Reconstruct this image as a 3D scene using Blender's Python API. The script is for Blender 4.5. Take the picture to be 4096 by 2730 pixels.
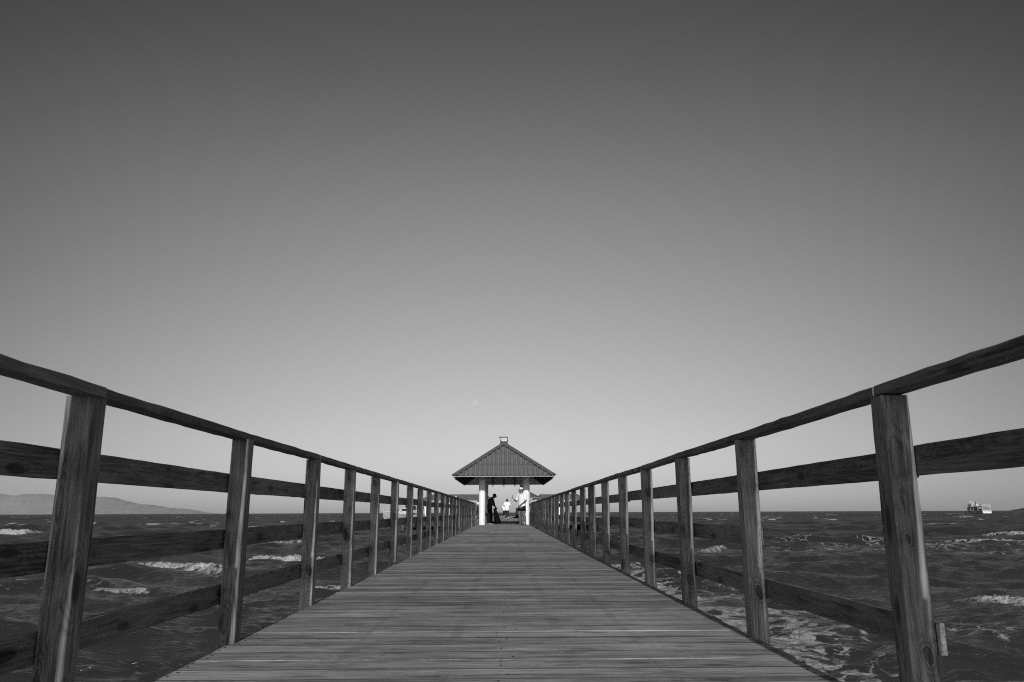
import bpy, bmesh, math, random
import numpy as np
from mathutils import Vector, Matrix
R_ = math.radians
for o in list(bpy.data.objects):
    bpy.data.objects.remove(o)
scene = bpy.context.scene
C = scene.collection

# ------------------------------------------------------------------ camera
EYE = 0.63
F_PX = 3080.0
pitch = math.atan(683 / F_PX)
cam_d = bpy.data.cameras.new("camera")
cam_d.sensor_width = 36.0
cam_d.lens = F_PX / 4096 * 36.0
cam_d.clip_start = 0.05
cam_d.clip_end = 60000
cam = bpy.data.objects.new("camera", cam_d)
C.objects.link(cam)
yaw = -math.atan(35 / (F_PX / math.cos(pitch)))
M = Matrix.Rotation(yaw, 4, 'Z') @ Matrix.Rotation(math.pi / 2 + pitch, 4, 'X') @ Matrix.Rotation(R_(-0.23), 4, 'Z')
M.translation = (0, 0, EYE)
cam.matrix_world = M
scene.camera = cam
scene.view_settings.view_transform = 'Standard'
scene.view_settings.look = 'None'
scene.view_settings.exposure = 0.0
scene.view_settings.gamma = 1.0
scene.view_settings.use_curve_mapping = False
scene.cycles.max_bounces = 6
scene.cycles.volume_bounces = 1
scene.cycles.filter_width = 1.1
scene.cycles.sample_clamp_direct = 4.0
scene.cycles.sample_clamp_indirect = 2.0
scene.cycles.use_denoising = False
scene.cycles.use_adaptive_sampling = True
scene.cycles.adaptive_threshold = 0.008
scene.cycles.time_limit = 700

# ------------------------------------------------------------------ sun and sky
SUN_EL, SUN_AZ = R_(24.5), R_(179.25)     # azimuth clockwise from +Y: low behind the viewer, a touch to the right
sun_dir = Vector((math.sin(SUN_AZ) * math.cos(SUN_EL), math.cos(SUN_AZ) * math.cos(SUN_EL), math.sin(SUN_EL)))
sd = bpy.data.lights.new("sun", 'SUN')
sd.energy = 3.1
sd.angle = R_(0.5)
sd.color = (1, 1, 1)
sun = bpy.data.objects.new("sun", sd)
sun.rotation_euler = (-sun_dir).to_track_quat('-Z', 'Y').to_euler()
sun.location = sun_dir * 60
C.objects.link(sun)


class NT:
    """small helper to write node trees"""
    def __init__(self, tree):
        self.t = tree

    def n(self, typ, _in=None, **kw):
        nd = self.t.nodes.new(typ)
        for k, v in kw.items():
            setattr(nd, k, v)
        if _in:
            for k, v in _in.items():
                s = nd.inputs[k]
                if isinstance(v, bpy.types.NodeSocket):
                    self.t.links.new(v, s)
                else:
                    s.default_value = v
        return nd

    def math(self, op, a, b=0.0, c=0.0, clamp=False):
        nd = self.n('ShaderNodeMath', {0: a, 1: b, 2: c}, operation=op)
        nd.use_clamp = clamp
        return nd.outputs[0]

    def vmath(self, op, a, b=(0, 0, 0)):
        nd = self.n('ShaderNodeVectorMath', {0: a, 1: b}, operation=op)
        return nd.outputs['Value'] if op in ('DOT_PRODUCT', 'LENGTH', 'DISTANCE') else nd.outputs[0]

    def noise(self, vec, scale, detail=3.0, rough=0.55, dist=0.0):
        return self.n('ShaderNodeTexNoise', {'Vector': vec, 'Scale': scale, 'Detail': detail, 'Roughness': rough, 'Distortion': dist}).outputs['Fac']

    def maprange(self, v, a, b, c=0.0, d=1.0, smooth=False):
        nd = self.n('ShaderNodeMapRange', {0: v, 1: a, 2: b, 3: c, 4: d})
        if smooth:
            nd.interpolation_type = 'SMOOTHSTEP'
        return nd.outputs[0]

    def grey(self, v):
        return self.n('ShaderNodeCombineColor', {0: v, 1: v, 2: v}).outputs[0]

    def mix(self, f, a, b):
        nd = self.n('ShaderNodeMix', data_type='FLOAT')
        for k, v in ((0, f), (2, a), (3, b)):
            if isinstance(v, bpy.types.NodeSocket):
                self.t.links.new(v, nd.inputs[k])
            else:
                nd.inputs[k].default_value = v
        return nd.outputs[0]


world = bpy.data.worlds.new("World")
scene.world = world
world.use_nodes = True
wt = NT(world.node_tree)
world.node_tree.nodes.clear()
sky = wt.n('ShaderNodeTexSky', sky_type='NISHITA')
sky.sun_disc = False
sky.sun_elevation = SUN_EL
sky.sun_rotation = SUN_AZ
sky.altitude = 0
sky.air_density = 1.0
sky.dust_density = 1.0
sky.ozone_density = 1.0
sep = wt.n('ShaderNodeSeparateColor', {0: sky.outputs[0]})
SKY_GAIN, SKY_POW = 1.0, 1.0
# black and white through an orange filter
bw = wt.math('ADD', wt.math('MULTIPLY', sep.outputs[0], 0.75), wt.math('MULTIPLY', sep.outputs[1], 0.25))
bw = wt.math('MULTIPLY', wt.math('POWER', bw, SKY_POW), SKY_GAIN)
wtc = wt.n('ShaderNodeTexCoord')
dirv = wt.vmath('NORMALIZE', wtc.outputs['Generated'])
aim = (0.0, math.cos(R_(8)), math.sin(R_(8)))
cosa = wt.vmath('DOT_PRODUCT', dirv, aim)
fall = wt.math('MAXIMUM', wt.maprange(cosa, 0.72, 1.0, 0.315, 1.0), wt.maprange(cosa, 0.55, -0.2, 0.345, 0.8))
bw = wt.math('MULTIPLY', bw, fall)
elz = wt.n('ShaderNodeSeparateXYZ', {0: dirv}).outputs[2]
fc = wt.n('ShaderNodeFloatCurve', {'Value': wt.math('MAXIMUM', elz, 0.0)})
cv = fc.mapping.curves[0]
for zx, gy in ((0.11, 1.05), (0.19, 1.13), (0.289, 1.18), (0.375, 1.17), (0.456, 1.06), (0.589, 0.86)):
    cv.points.new(zx, gy / 1.25)
cv.points[0].location = (0.0, 1.0 / 1.25)
cv.points[-1].location = (1.0, 0.8 / 1.25)
fc.mapping.update()
bw = wt.math('MULTIPLY', bw, wt.math('MULTIPLY', fc.outputs[0], 1.25))
bg = wt.n('ShaderNodeBackground', {'Color': wt.grey(bw), 'Strength': 0.1})
wo = wt.n('ShaderNodeOutputWorld', {'Surface': bg.outputs[0]})


# ------------------------------------------------------------------ materials (a black and white photograph: greys)
def new_mat(name):
    m = bpy.data.materials.new(name)
    m.use_nodes = True
    m.node_tree.nodes.clear()
    t = NT(m.node_tree)
    bs = t.n('ShaderNodeBsdfPrincipled')
    t.n('ShaderNodeOutputMaterial', {'Surface': bs.outputs[0]})
    return m, t, bs


def link(t, a, b):
    t.t.links.new(a, b)


def plain(name, v, rough=0.6, var=0.15, scale=6.0, bump=0.0, bscale=40.0, spec=0.3, stretch=(1, 1, 1)):
    m, t, bs = new_mat(name)
    tc = t.n('ShaderNodeTexCoord').outputs['Object']
    oi = t.n('ShaderNodeObjectInfo').outputs['Random']
    p = t.vmath('ADD', t.vmath('MULTIPLY', tc, stretch), t.n('ShaderNodeCombineXYZ', {0: t.math('MULTIPLY', oi, 31.0), 1: oi, 2: t.math('MULTIPLY', oi, 17.0)}).outputs[0])
    nz = t.noise(p, scale, 5, 0.6)
    f = t.maprange(nz, 0.3, 0.7, v * (1 - var), v * (1 + var))
    link(t, t.grey(f), bs.inputs['Base Color'])
    bs.inputs['Roughness'].default_value = rough
    bs.inputs['Specular IOR Level'].default_value = spec
    if bump:
        b = t.n('ShaderNodeBump', {'Height': t.noise(p, bscale, 4), 'Strength': bump, 'Distance': 0.01})
        link(t, b.outputs[0], bs.inputs['Normal'])
    return m


def wood(name, lo, hi, axis='Z', attr=False, knots=1.0, rough=0.72, deck_tones=False, spec=0.25, streak=1.0, eyes=False):
    m, t, bs = new_mat(name)
    tc = t.n('ShaderNodeTexCoord').outputs['Object']
    s = t.n('ShaderNodeSeparateXYZ', {0: tc})
    if axis == 'X':
        p = t.n('ShaderNodeCombineXYZ', {0: s.outputs[1], 1: s.outputs[2], 2: s.outputs[0]}).outputs[0]
    else:
        p = tc
    if attr:
        rnd = t.n('ShaderNodeAttribute', attribute_name='rnd').outputs['Fac']
    else:
        rnd = t.n('ShaderNodeObjectInfo').outputs['Random']
    off = t.n('ShaderNodeCombineXYZ', {0: t.math('MULTIPLY', rnd, 57.0), 1: t.math('MULTIPLY', rnd, 23.0), 2: t.math('MULTIPLY', rnd, 91.0)}).outputs[0]
    p = t.vmath('ADD', p, off)
    # knots: sparse dark eyes that push the grain aside
    kv = t.n('ShaderNodeTexVoronoi', {'Vector': t.vmath('MULTIPLY', p, (9.0, 9.0, 3.2)), 'Scale': 1.0, 'Randomness': 1.0}).outputs['Distance']
    kn = t.maprange(kv, 0.13, 0.24, 1.0, 0.0, True)
    halo = t.maprange(kv, 0.10, 0.55, 1.0, 0.0, True)
    eye = ering = None
    if eyes:
        for nm in ('knot_a', 'knot_b'):
            kk = t.n('ShaderNodeAttribute', attribute_type='OBJECT', attribute_name=nm).outputs['Vector']
            ks = t.n('ShaderNodeSeparateXYZ', {0: kk})
            wob = t.math('MULTIPLY_ADD', t.noise(tc, 40.0, 3), 0.8, -0.4)
            dx = t.math('SUBTRACT', s.outputs[0], ks.outputs[0])
            dz = t.math('MULTIPLY', t.math('SUBTRACT', t.math('MULTIPLY_ADD', dx, 0.5, s.outputs[2]), ks.outputs[1]), 0.62)
            rr = t.math('DIVIDE', t.math('SQRT', t.math('ADD', t.math('MULTIPLY', dx, dx), t.math('MULTIPLY', dz, dz))), t.math('MAXIMUM', ks.outputs[2], 0.0005))
            rr = t.math('ADD', rr, wob)
            on = t.math('MULTIPLY', t.maprange(s.outputs[1], -0.02, 0.0, 1.0, 0.0), t.math('GREATER_THAN', ks.outputs[2], 0.001))
            e1 = t.math('MULTIPLY', t.maprange(rr, 0.75, 1.05, 1.0, 0.0, True), on)
            e2 = t.math('MULTIPLY', t.math('MULTIPLY', t.maprange(rr, 1.0, 3.2, 1.0, 0.0, True), on), t.math('MULTIPLY_ADD', t.math('SINE', t.math('MULTIPLY', rr, 10.0)), 0.5, 0.5))
            eye = e1 if eye is None else t.math('MAXIMUM', eye, e1)
            ering = e2 if ering is None else t.math('MAXIMUM', ering, e2)
    fib = t.noise(t.vmath('MULTIPLY', p, (110, 110, 5.0)), 1.0, 6, 0.7)
    ringn = t.noise(t.vmath('MULTIPLY', p, (7, 7, 0.5)), 1.0, 1.5, 0.5, 0.4)
    ringn = t.math('ADD', ringn, t.math('MULTIPLY', halo, 0.22))
    ring = t.math('MULTIPLY_ADD', t.math('SINE', t.math('MULTIPLY', ringn, 95.0)), 0.5, 0.5)
    ring = t.math('POWER', ring, 2.0)
    blot = t.noise(t.vmath('MULTIPLY', p, (9, 9, 1.4)), 1.0, 4, 0.6)
    crack = t.noise(t.vmath('MULTIPLY', p, (55, 55, 0.9)), 1.0, 2, 0.5)
    crack = t.maprange(crack, 0.66, 0.72, 0.0, 1.0)
    v = t.math('ADD', t.math('MULTIPLY', t.maprange(fib, 0.34, 0.66), 0.45 * streak), t.math('MULTIPLY_ADD', t.maprange(blot, 0.3, 0.7), 0.6, -0.18 * (streak - 1)))
    v = t.math('SUBTRACT', v, t.math('MULTIPLY', ring, 0.2))
    v = t.math('ADD', v, t.math('MULTIPLY_ADD', rnd, 0.5 if attr else 0.34, -0.25 if attr else -0.17), clamp=True)
    col = t.mix(v, lo, hi)
    col = t.math('MULTIPLY', col, t.mix(t.math('MULTIPLY', kn, knots, clamp=True), 1.0, 0.35))
    col = t.math('MULTIPLY', col, t.mix(t.math('MULTIPLY', halo, 0.35 * knots), 1.0, 0.6))
    col = t.math('MULTIPLY', col, t.mix(crack, 1.0, 0.3))
    if eyes:
        col = t.math('MULTIPLY', col, t.math('MULTIPLY', t.mix(eye, 1.0, 0.5), t.mix(ering, 1.0, 0.58)))
    if deck_tones:
        # narrow darker bands that run along the walkway
        tot = None
        big = t.noise(t.vmath('MULTIPLY', tc, (3.0, 0.9, 1)), 1.0, 4, 0.6)
        for x0, w, a in ((0.66, 0.022, 0.17), (-0.25, 0.03, 0.16), (0.29, 0.035, 0.14), (-0.72, 0.02, 0.14)):
            g = t.maprange(t.math('ABSOLUTE', t.math('SUBTRACT', s.outputs[0], x0)), w * 0.6, w * 1.5, a, 0.0, True)
            g = t.math('MULTIPLY', g, t.maprange(big, 0.42, 0.56))
            tot = g if tot is None else t.math('MAXIMUM', tot, g)
        wear = t.noise(t.vmath('MULTIPLY', tc, (0.7, 0.25, 1)), 1.0, 4, 0.6)
        col = t.math('MULTIPLY', col, t.maprange(wear, 0.3, 0.7, 0.78, 1.15))
        col = t.math('MULTIPLY', col, t.math('SUBTRACT', 1.0, tot))
    link(t, t.grey(col), bs.inputs['Base Color'])
    bs.inputs['Roughness'].default_value = rough
    bs.inputs['Specular IOR Level'].default_value = spec
    h = t.math('ADD', t.math('MULTIPLY', fib, 0.6), t.math('MULTIPLY', ring, -0.15))
    h = t.math('SUBTRACT', h, t.math('MULTIPLY', crack, 0.6))
    b = t.n('ShaderNodeBump', {'Height': h, 'Strength': 0.35, 'Distance': 0.004})
    link(t, b.outputs[0], bs.inputs['Normal'])
    return m


MAT = {}
MAT['post'] = wood('post_wood', 0.055, 0.30, streak=1.5, eyes=True)
MAT['rail'] = wood('rail_wood', 0.04, 0.17, streak=1.4)
MAT['board'] = wood('board_wood', 0.03, 0.23, streak=1.4)
MAT['deck'] = wood('deck_wood', 0.085, 0.44, axis='X', attr=True, knots=0.5, rough=0.9, spec=0.05, deck_tones=True, streak=1.3)
MAT['beam'] = wood('beam_wood', 0.05, 0.14)
MAT['nail'] = plain('rusty_nail_head', 0.02, 0.6)
MAT['tile'] = plain('roof_tile_paint', 0.15, 0.55, 0.15, 9.0, 0.15, 60)
MAT['cap'] = plain('ridge_cap_metal', 0.10, 0.5, 0.12, 5.0)
MAT['soffit'] = plain('soffit_paint', 0.5, 0.7, 0.15, 4.0)
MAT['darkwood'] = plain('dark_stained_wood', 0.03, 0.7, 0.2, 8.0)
MAT['white'] = plain('white_column_paint', 0.78, 0.55, 0.06, 5.0, 0.05, 30)
MAT['whitegloss'] = plain('white_gloss_paint', 0.8, 0.35, 0.05, 3.0)
MAT['offwhite'] = plain('weathered_white_paint', 0.62, 0.45, 0.12, 1.5)
MAT['greyhull'] = plain('grey_hull_tone', 0.30, 0.45, 0.12, 1.2)
MAT['black'] = plain('black_paint', 0.012, 0.4)
MAT['darkglass'] = plain('dark_glass', 0.01, 0.1, 0.05, 3, spec=0.5)
MAT['reflector'] = plain('lamp_reflector', 0.85, 0.3, 0.04)
MAT['rope'] = plain('pale_cable', 0.55, 0.6)
MAT['skin'] = plain('dark_brown_skin', 0.085, 0.5, 0.1, 8)
MAT['skin_mid'] = plain('brown_skin', 0.13, 0.5, 0.12, 8)
MAT['hair'] = plain('black_hair', 0.012, 0.7)
MAT['tee'] = plain('white_cotton', 0.8, 0.8, 0.06, 10, 0.5, 14, stretch=(1, 1, 0.4))
MAT['blackcloth'] = plain('black_cloth', 0.012, 0.85, 0.25, 12, spec=0.08)
MAT['greycloth'] = plain('dark_grey_cloth', 0.03, 0.85, 0.25, 12, spec=0.08)
MAT['sack'] = plain('black_plastic_sack', 0.012, 0.4, 0.3, 8, 0.6, 12)
MAT['shoe'] = plain('white_shoe', 0.7, 0.6)
MAT['greyshoe'] = plain('grey_shoe', 0.22, 0.6)
MAT['sandal'] = plain('dark_sandal', 0.03, 0.6)


def pattern(name, lo, hi, scale, thr):
    m, t, bs = new_mat(name)
    tc = t.n('ShaderNodeTexCoord').outputs['Object']
    nz = t.noise(tc, scale, 2, 0.5)
    f = t.maprange(nz, thr - 0.02, thr + 0.02)
    link(t, t.grey(t.mix(f, lo, hi)), bs.inputs['Base Color'])
    bs.inputs['Roughness'].default_value = 0.85
    return m


MAT['capcloth'] = pattern('white_cap_with_black_spots', 0.8, 0.02, 28, 0.56)
MAT['print'] = pattern('black_shirt_with_grey_print', 0.012, 0.06, 18, 0.52)
MAT['camo'] = pattern('dark_shirt_with_white_pattern', 0.02, 0.5, 14, 0.58)


# ------------------------------------------------------------------ mesh helpers
class MB:
    def __init__(self):
        self.v, self.f, self.mi, self.sm = [], [], [], []

    def add(self, verts, faces, mi=0, smooth=False):
        o = len(self.v)
        self.v.extend([tuple(p) for p in verts])
        self.f.extend([tuple(i + o for i in f) for f in faces])
        self.mi.extend([mi] * len(faces))
        self.sm.extend([smooth] * len(faces))

    def box(self, c, s, mi=0, rot=None):
        hx, hy, hz = s[0] / 2, s[1] / 2, s[2] / 2
        vs = [Vector((x, y, z)) for x in (-hx, hx) for y in (-hy, hy) for z in (-hz, hz)]
        if rot is not None:
            vs = [rot @ p for p in vs]
        vs = [p + Vector(c) for p in vs]
        self.add(vs, [(0, 1, 3, 2), (4, 6, 7, 5), (0, 4, 5, 1), (2, 3, 7, 6), (0, 2, 6, 4), (1, 5, 7, 3)], mi)

    def tube(self, pts, rad, n=8, mi=0, cap=True):
        pts = [Vector(p) for p in pts]
        rr = rad if isinstance(rad, (list, tuple)) else [rad] * len(pts)
        rings = []
        for i, p in enumerate(pts):
            d = (pts[min(i + 1, len(pts) - 1)] - pts[max(i - 1, 0)]).normalized()
            a = d.orthogonal().normalized() if i == 0 else (rings_a - d * rings_a.dot(d)).normalized()
            rings_a = a
            b = d.cross(a)
            rings.append([p + (a * math.cos(2 * math.pi * k / n) + b * math.sin(2 * math.pi * k / n)) * rr[i] for k in range(n)])
        vs = [q for r in rings for q in r]
        fs = []
        for i in range(len(pts) - 1):
            for k in range(n):
                fs.append((i * n + k, i * n + (k + 1) % n, (i + 1) * n + (k + 1) % n, (i + 1) * n + k))
        self.add(vs, fs, mi, True)
        if cap:
            self.add(rings[0], [tuple(reversed(range(n)))], mi)
            self.add(rings[-1], [tuple(range(n))], mi)

    def lathe(self, prof, n=24, mi=0, c=(0, 0, 0), smooth=True):
        vs = [(c[0] + r * math.cos(2 * math.pi * k / n), c[1] + r * math.sin(2 * math.pi * k / n), c[2] + z) for r, z in prof for k in range(n)]
        fs = []
        for i in range(len(prof) - 1):
            for k in range(n):
                fs.append((i * n + k, i * n + (k + 1) % n, (i + 1) * n + (k + 1) % n, (i + 1) * n + k))
        self.add(vs, fs, mi, smooth)

    def prism(self, poly, a, b, axis='Y', mi=0):
        """polygon in the plane across axis, extruded from a to b"""
        n = len(poly)

        def P(u, w, h):
            return {'Y': (u, h, w), 'X': (h, u, w), 'Z': (u, w, h)}[axis]
        vs = [P(u, w, a) for u, w in poly] + [P(u, w, b) for u, w in poly]
        fs = [tuple(range(n)), tuple(range(2 * n - 1, n - 1, -1))] + [(i, i + n, (i + 1) % n + n, (i + 1) % n) for i in range(n)]
        self.add(vs, fs, mi)

    def mesh(self, name, mats, fix=True):
        me = bpy.data.meshes.new(name)
        me.from_pydata(self.v, [], self.f)
        me.polygons.foreach_set('material_index', self.mi)
        me.polygons.foreach_set('use_smooth', self.sm)
        for m in ([] if mats is None else mats if isinstance(mats, (list, tuple)) else [mats]):
            me.materials.append(MAT[m] if isinstance(m, str) else m)
        if fix:
            bm = bmesh.new()
            bm.from_mesh(me)
            bmesh.ops.recalc_face_normals(bm, faces=bm.faces)
            bm.to_mesh(me)
            bm.free()
        me.update()
        return me

    def build(self, name, mats, parent=None, loc=(0, 0, 0), rot=(0, 0, 0), fix=True):
        return put(name, self.mesh(name, mats, fix), parent, loc, rot)


def put(name, me, parent=None, loc=(0, 0, 0), rot=(0, 0, 0)):
    o = bpy.data.objects.new(name, me)
    C.objects.link(o)
    o.parent = parent
    o.location = loc
    o.rotation_euler = rot
    return o


def tag(o, label=None, cat=None, group=None, kind=None):
    for k, v in (('label', label), ('category', cat), ('group', group), ('kind', kind)):
        if v:
            o[k] = v
    return o


def empty(name, label, cat, loc=(0, 0, 0), rotz=0.0, group=None):
    o = bpy.data.objects.new(name, None)
    C.objects.link(o)
    o.location = loc
    o.rotation_euler = (0, 0, rotz)
    return tag(o, label, cat, group)


def timber(L, w, h, seed=0, r=0.006, step=0.12, chip=0.0015, warp=0.0):
    """a sawn, eased and slightly uneven length of timber, grain along local Z from 0 to L; w across X, h across Y"""
    rng = random.Random(seed)
    n = max(2, int(L / step) + 1)
    ph = [rng.uniform(0, 6.28) for _ in range(8)]
    wp = [rng.uniform(-1, 1) * warp for _ in range(2)]
    rings = []
    for i in range(n):
        z = L * i / (n - 1)
        ring = []
        bx = wp[0] * math.sin(math.pi * z / L)
        by = wp[1] * math.sin(math.pi * z / L)
        for ci, (sx, sy, a0) in enumerate(((1, 1, 0), (-1, 1, 90), (-1, -1, 180), (1, -1, 270))):
            rr = r * (1 + 0.45 * math.sin(z * 5.1 + ph[ci]) + rng.uniform(-0.25, 0.35))
            cx, cy = sx * (w / 2 - rr) + bx, sy * (h / 2 - rr) + by
            j = rng.uniform(-chip, 0)
            for k in range(4):
                a = R_(a0 + 30 * k)
                ring.append((cx + (rr + j) * math.cos(a), cy + (rr + j) * math.sin(a), z))
        rings.append(ring)
    m = len(rings[0])
    mb = MB()
    vs = [p for rg in rings for p in rg]
    for i in range(n - 1):
        for k in range(m):
            q = (i * m + k, i * m + (k + 1) % m, (i + 1) * m + (k + 1) % m, (i + 1) * m + k)
            mb.f.append(q)
            mb.mi.append(0)
            mb.sm.append(k % 4 != 3)
    mb.v = vs
    mb.add(rings[0], [tuple(reversed(range(m)))])
    mb.add(rings[-1], [tuple(range(m))])
    return mb


# ------------------------------------------------------------------ numpy noise
_tab = np.random.RandomState(7).rand(256, 256).astype(np.float32)


def vnoise(x, y):
    xi, yi = np.floor(x).astype(np.int64), np.floor(y).astype(np.int64)
    fx, fy = (x - xi).astype(np.float32), (y - yi).astype(np.float32)
    fx, fy = fx * fx * (3 - 2 * fx), fy * fy * (3 - 2 * fy)
    a, b = _tab[xi & 255, yi & 255], _tab[(xi + 1) & 255, yi & 255]
    c, d = _tab[xi & 255, (yi + 1) & 255], _tab[(xi + 1) & 255, (yi + 1) & 255]
    return (a * (1 - fx) + b * fx) * (1 - fy) + (c * (1 - fx) + d * fx) * fy


def fbm(x, y, oct=4, g=0.5):
    s, a, t = 0, 1.0, 0
    for i in range(oct):
        s = s + a * vnoise(x * 2 ** i + 17.3 * i, y * 2 ** i + 9.1 * i)
        t += a
        a *= g
    return s / t


def sstep(a, b, x):
    t = np.clip((x - a) / (b - a), 0, 1)
    return t * t * (3 - 2 * t)


# ------------------------------------------------------------------ sea
SEA = -1.75
EARTH = 6371000.0


def build_sea():
    ri = np.concatenate([3.0 * 1.0052 ** np.arange(0, 1120), ])
    ri = ri[ri < 950]
    far = ri[-1] * 1.05 ** np.arange(1, 80)
    r = np.concatenate([[0.01, 1.0, 2.0], ri, far[far < 40000]])
    a_f = np.arange(-48, 48.01, 0.125)
    a_b = np.arange(50, 310.01, 4.0)
    az = np.radians(np.concatenate([a_f, a_b]))
    nr, na = len(r), len(az)
    RR, AA = np.meshgrid(r, az, indexing='ij')
    X = (RR * np.sin(AA)).astype(np.float64)
    Y = (RR * np.cos(AA)).astype(np.float64)
    cell = np.maximum(np.gradient(r)[:, None], RR * 0.0022)
    back = (np.abs(np.degrees(np.arctan2(np.sin(AA), np.cos(AA)))) > 48.5)
    cell = np.where(back, np.maximum(cell, RR * 0.07), cell)
    rng = np.random.RandomState(11)
    Z = np.zeros_like(X)
    DX = np.zeros_like(X)
    DY = np.zeros_like(X)
    J = np.zeros_like(X)
    lam = np.geomspace(0.20, 13.0, 92)
    gust = 0.55 + 0.9 * fbm(X / 23.0, Y / 17.0, 3)
    for i, L in enumerate(lam):
        k = 2 * math.pi / L
        spread = 0.30 if L > 4 else 0.48
        th = math.radians(-97) + rng.normal(0, spread)
        ak = 0.044 if L < 1.2 else 0.045 if L < 4 else 0.040
        if L > 7:
            ak = 0.052
        a = ak / k
        ph = rng.rand() * 6.28
        att = 1 - sstep(L / 3.2, L / 1.7, cell)
        if att.max() < 0.01:
            continue
        arg = k * (X * math.cos(th) + Y * math.sin(th)) + ph
        s, c = np.sin(arg), np.cos(arg)
        g = att * (gust if L < 3 else 1.0)
        if L > 3:
            g = g * (1 - 0.45 * sstep(90, 300, RR))
        Z += a * c * g
        DX -= 0.8 * a * s * math.cos(th) * g
        DY -= 0.8 * a * s * math.sin(th) * g
        J += 0.8 * a * k * c * g
    foam = np.zeros_like(X)
    lace = np.zeros_like(X)
    # whitecaps: the steepest crests, in gusty patches
    patch = fbm(X / 60.0 + 5, Y / 35.0, 3)
    foam = np.maximum(foam, sstep(0.50, 0.85, J + 0.7 * (patch - 0.5)) * sstep(25, 90, RR))
    # far whitecap flecks, each a few metres long
    fl = vnoise(X / 3.2 + 31, Y / 13.0) * 0.6 + vnoise(X / 1.3, Y / 7.0 + 7) * 0.4
    foam = np.maximum(foam, sstep(0.75, 0.82, fl + 0.25 * (patch - 0.5)) * sstep(90, 200, RR) * (RR < 2500))
    # breakers that stand where the photograph shows them
    for (x0, y0, x1, y1, hgt, wid, den) in (
            (-62.0, 86.0, -50.5, 89.5, 0.55, 1.6, 1.0), (-16.0, 35.0, -12.6, 33.2, 0.22, 0.32, 0.7), (-13.0, 33.4, -10.6, 31.0, 0.28, 0.6, 0.95),
            (-12.4, 40.0, -10.2, 38.2, 0.34, 1.0, 1.0), (-10.4, 38.4, -7.6, 39.2, 0.30, 0.8, 0.9),
            (-12.8, 25.2, -11.0, 24.8, 0.10, 0.25, 0.7), (-5.9, 24.6, -5.0, 25.4, 0.14, 0.35, 0.8),
            (31.5, 57.5, 40.0, 50.0, 0.38, 0.9, 1.0), (45.0, 75.5, 60.0, 69.0, 0.4, 1.0, 0.9),
            (12.3, 21.9, 15.5, 17.8, 0.18, 0.34, 0.8), (4.3, 34.2, 6.4, 36.0, 0.16, 0.32, 0.8), (3.2, 28.8, 4.4, 29.6, 0.12, 0.25, 0.7),
            (11.2, 46.0, 14.2, 50.6, 0.24, 0.36, 0.6), (141, 245, 156, 262, 0.5, 2.0, 0.9), (-20, 62, -14.5, 60, 0.25, 0.6, 0.6),
            (60.0, 118, 72.0, 121, 0.4, 1.2, 0.7), (-40, 120, -30, 122, 0.4, 1.2, 0.7), (22.0, 34.5, 25.0, 33.0, 0.2, 0.4, 0.6)):
        ux, uy = x1 - x0, y1 - y0
        ln = math.hypot(ux, uy)
        ux, uy = ux / ln, uy / ln
        nx, ny = uy, -ux            # towards the viewer
        if ny > 0:
            nx, ny = -nx, -ny
        box = (np.abs(X - (x0 + x1) / 2) < ln + 4) & (np.abs(Y - (y0 + y1) / 2) < ln + 4) & (RR > 3)
        if not box.any():
            continue
        px, py = X[box] - x0, Y[box] - y0
        tt = px * ux + py * uy
        dd = px * nx + py * ny + 0.9 * wid * (fbm(tt / wid * 0.5 + x0, tt * 0 + 3.3, 4, 0.6) - 0.5) * 2
        end = sstep(-0.12, 0.18, tt / ln) * (1 - sstep(0.82, 1.12, tt / ln))
        prof = np.where(dd > 0, np.exp(-(dd / (0.42 * wid)) ** 2), np.exp(-(dd / (1.6 * wid)) ** 2))
        lump = fbm(px / wid * 5 + 3, py / wid * 5, 5, 0.72)
        wm = 0.15 + 1.25 * sstep(0.22, 0.75, fbm(tt / max(ln * 0.22, wid) + 3 * x0, tt * 0 + y0, 3, 0.6))
        core = end * sstep(0.1, 0.45, wm) * np.where(dd > 0, np.exp(-(dd / (0.75 * wid * wm)) ** 4), np.exp(-(dd / (0.5 * wid)) ** 2))
        calm = end * np.exp(-(dd / (3.0 * wid)) ** 2)
        Z[box] = Z[box] * (1 - 0.8 * calm) + 0.04 * calm
        Z[box] += hgt * end * prof + core * (lump - 0.5) * 1.3 * hgt
        fo = sstep(0.30, 0.62, core * (0.55 + 0.9 * lump)) * den
        foam[box] = np.maximum(foam[box], fo)
        tail = end * np.where(dd < 0, np.exp(dd / (2.2 * wid)), np.exp(-(dd / (1.2 * wid)) ** 2))
        lace[box] = np.maximum(lace[box], 0.75 * tail)
    # spent foam drifting along the right of the pier and a little on the left
    g1 = np.exp(-((X - 4.0) / 3.2) ** 2) * sstep(3, 8, Y) * (1 - sstep(26, 40, Y))
    g2 = np.exp(-((X - 9.5) / 2.5) ** 2 - ((Y - 11.5) / 4.0) ** 2)
    g3 = np.exp(-((X - 26) / 14) ** 2 - ((Y - 52) / 16) ** 2) * 0.5
    g4 = np.exp(-((X + 14) / 9) ** 2 - ((Y - 28) / 14) ** 2) * 0.22
    pt = fbm(X / 2.8 + 40, Y / 2.3 + 3, 3)
    lace = np.maximum(lace, np.maximum(np.maximum(g1 * 0.86, g2 * 0.8), np.maximum(g3, g4)) * sstep(0.22, 0.55, pt))
    lace = lace * np.where(back, 0, 1)
    Zc = SEA + Z - (X * X + Y * Y) / (2 * EARTH)
    co = np.stack([X + DX, Y + DY, Zc], -1).reshape(-1, 3).astype(np.float32)
    i0 = np.arange(nr - 1)[:, None] * na
    j = np.arange(na)[None, :]
    j2 = (j + 1) % na
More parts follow.
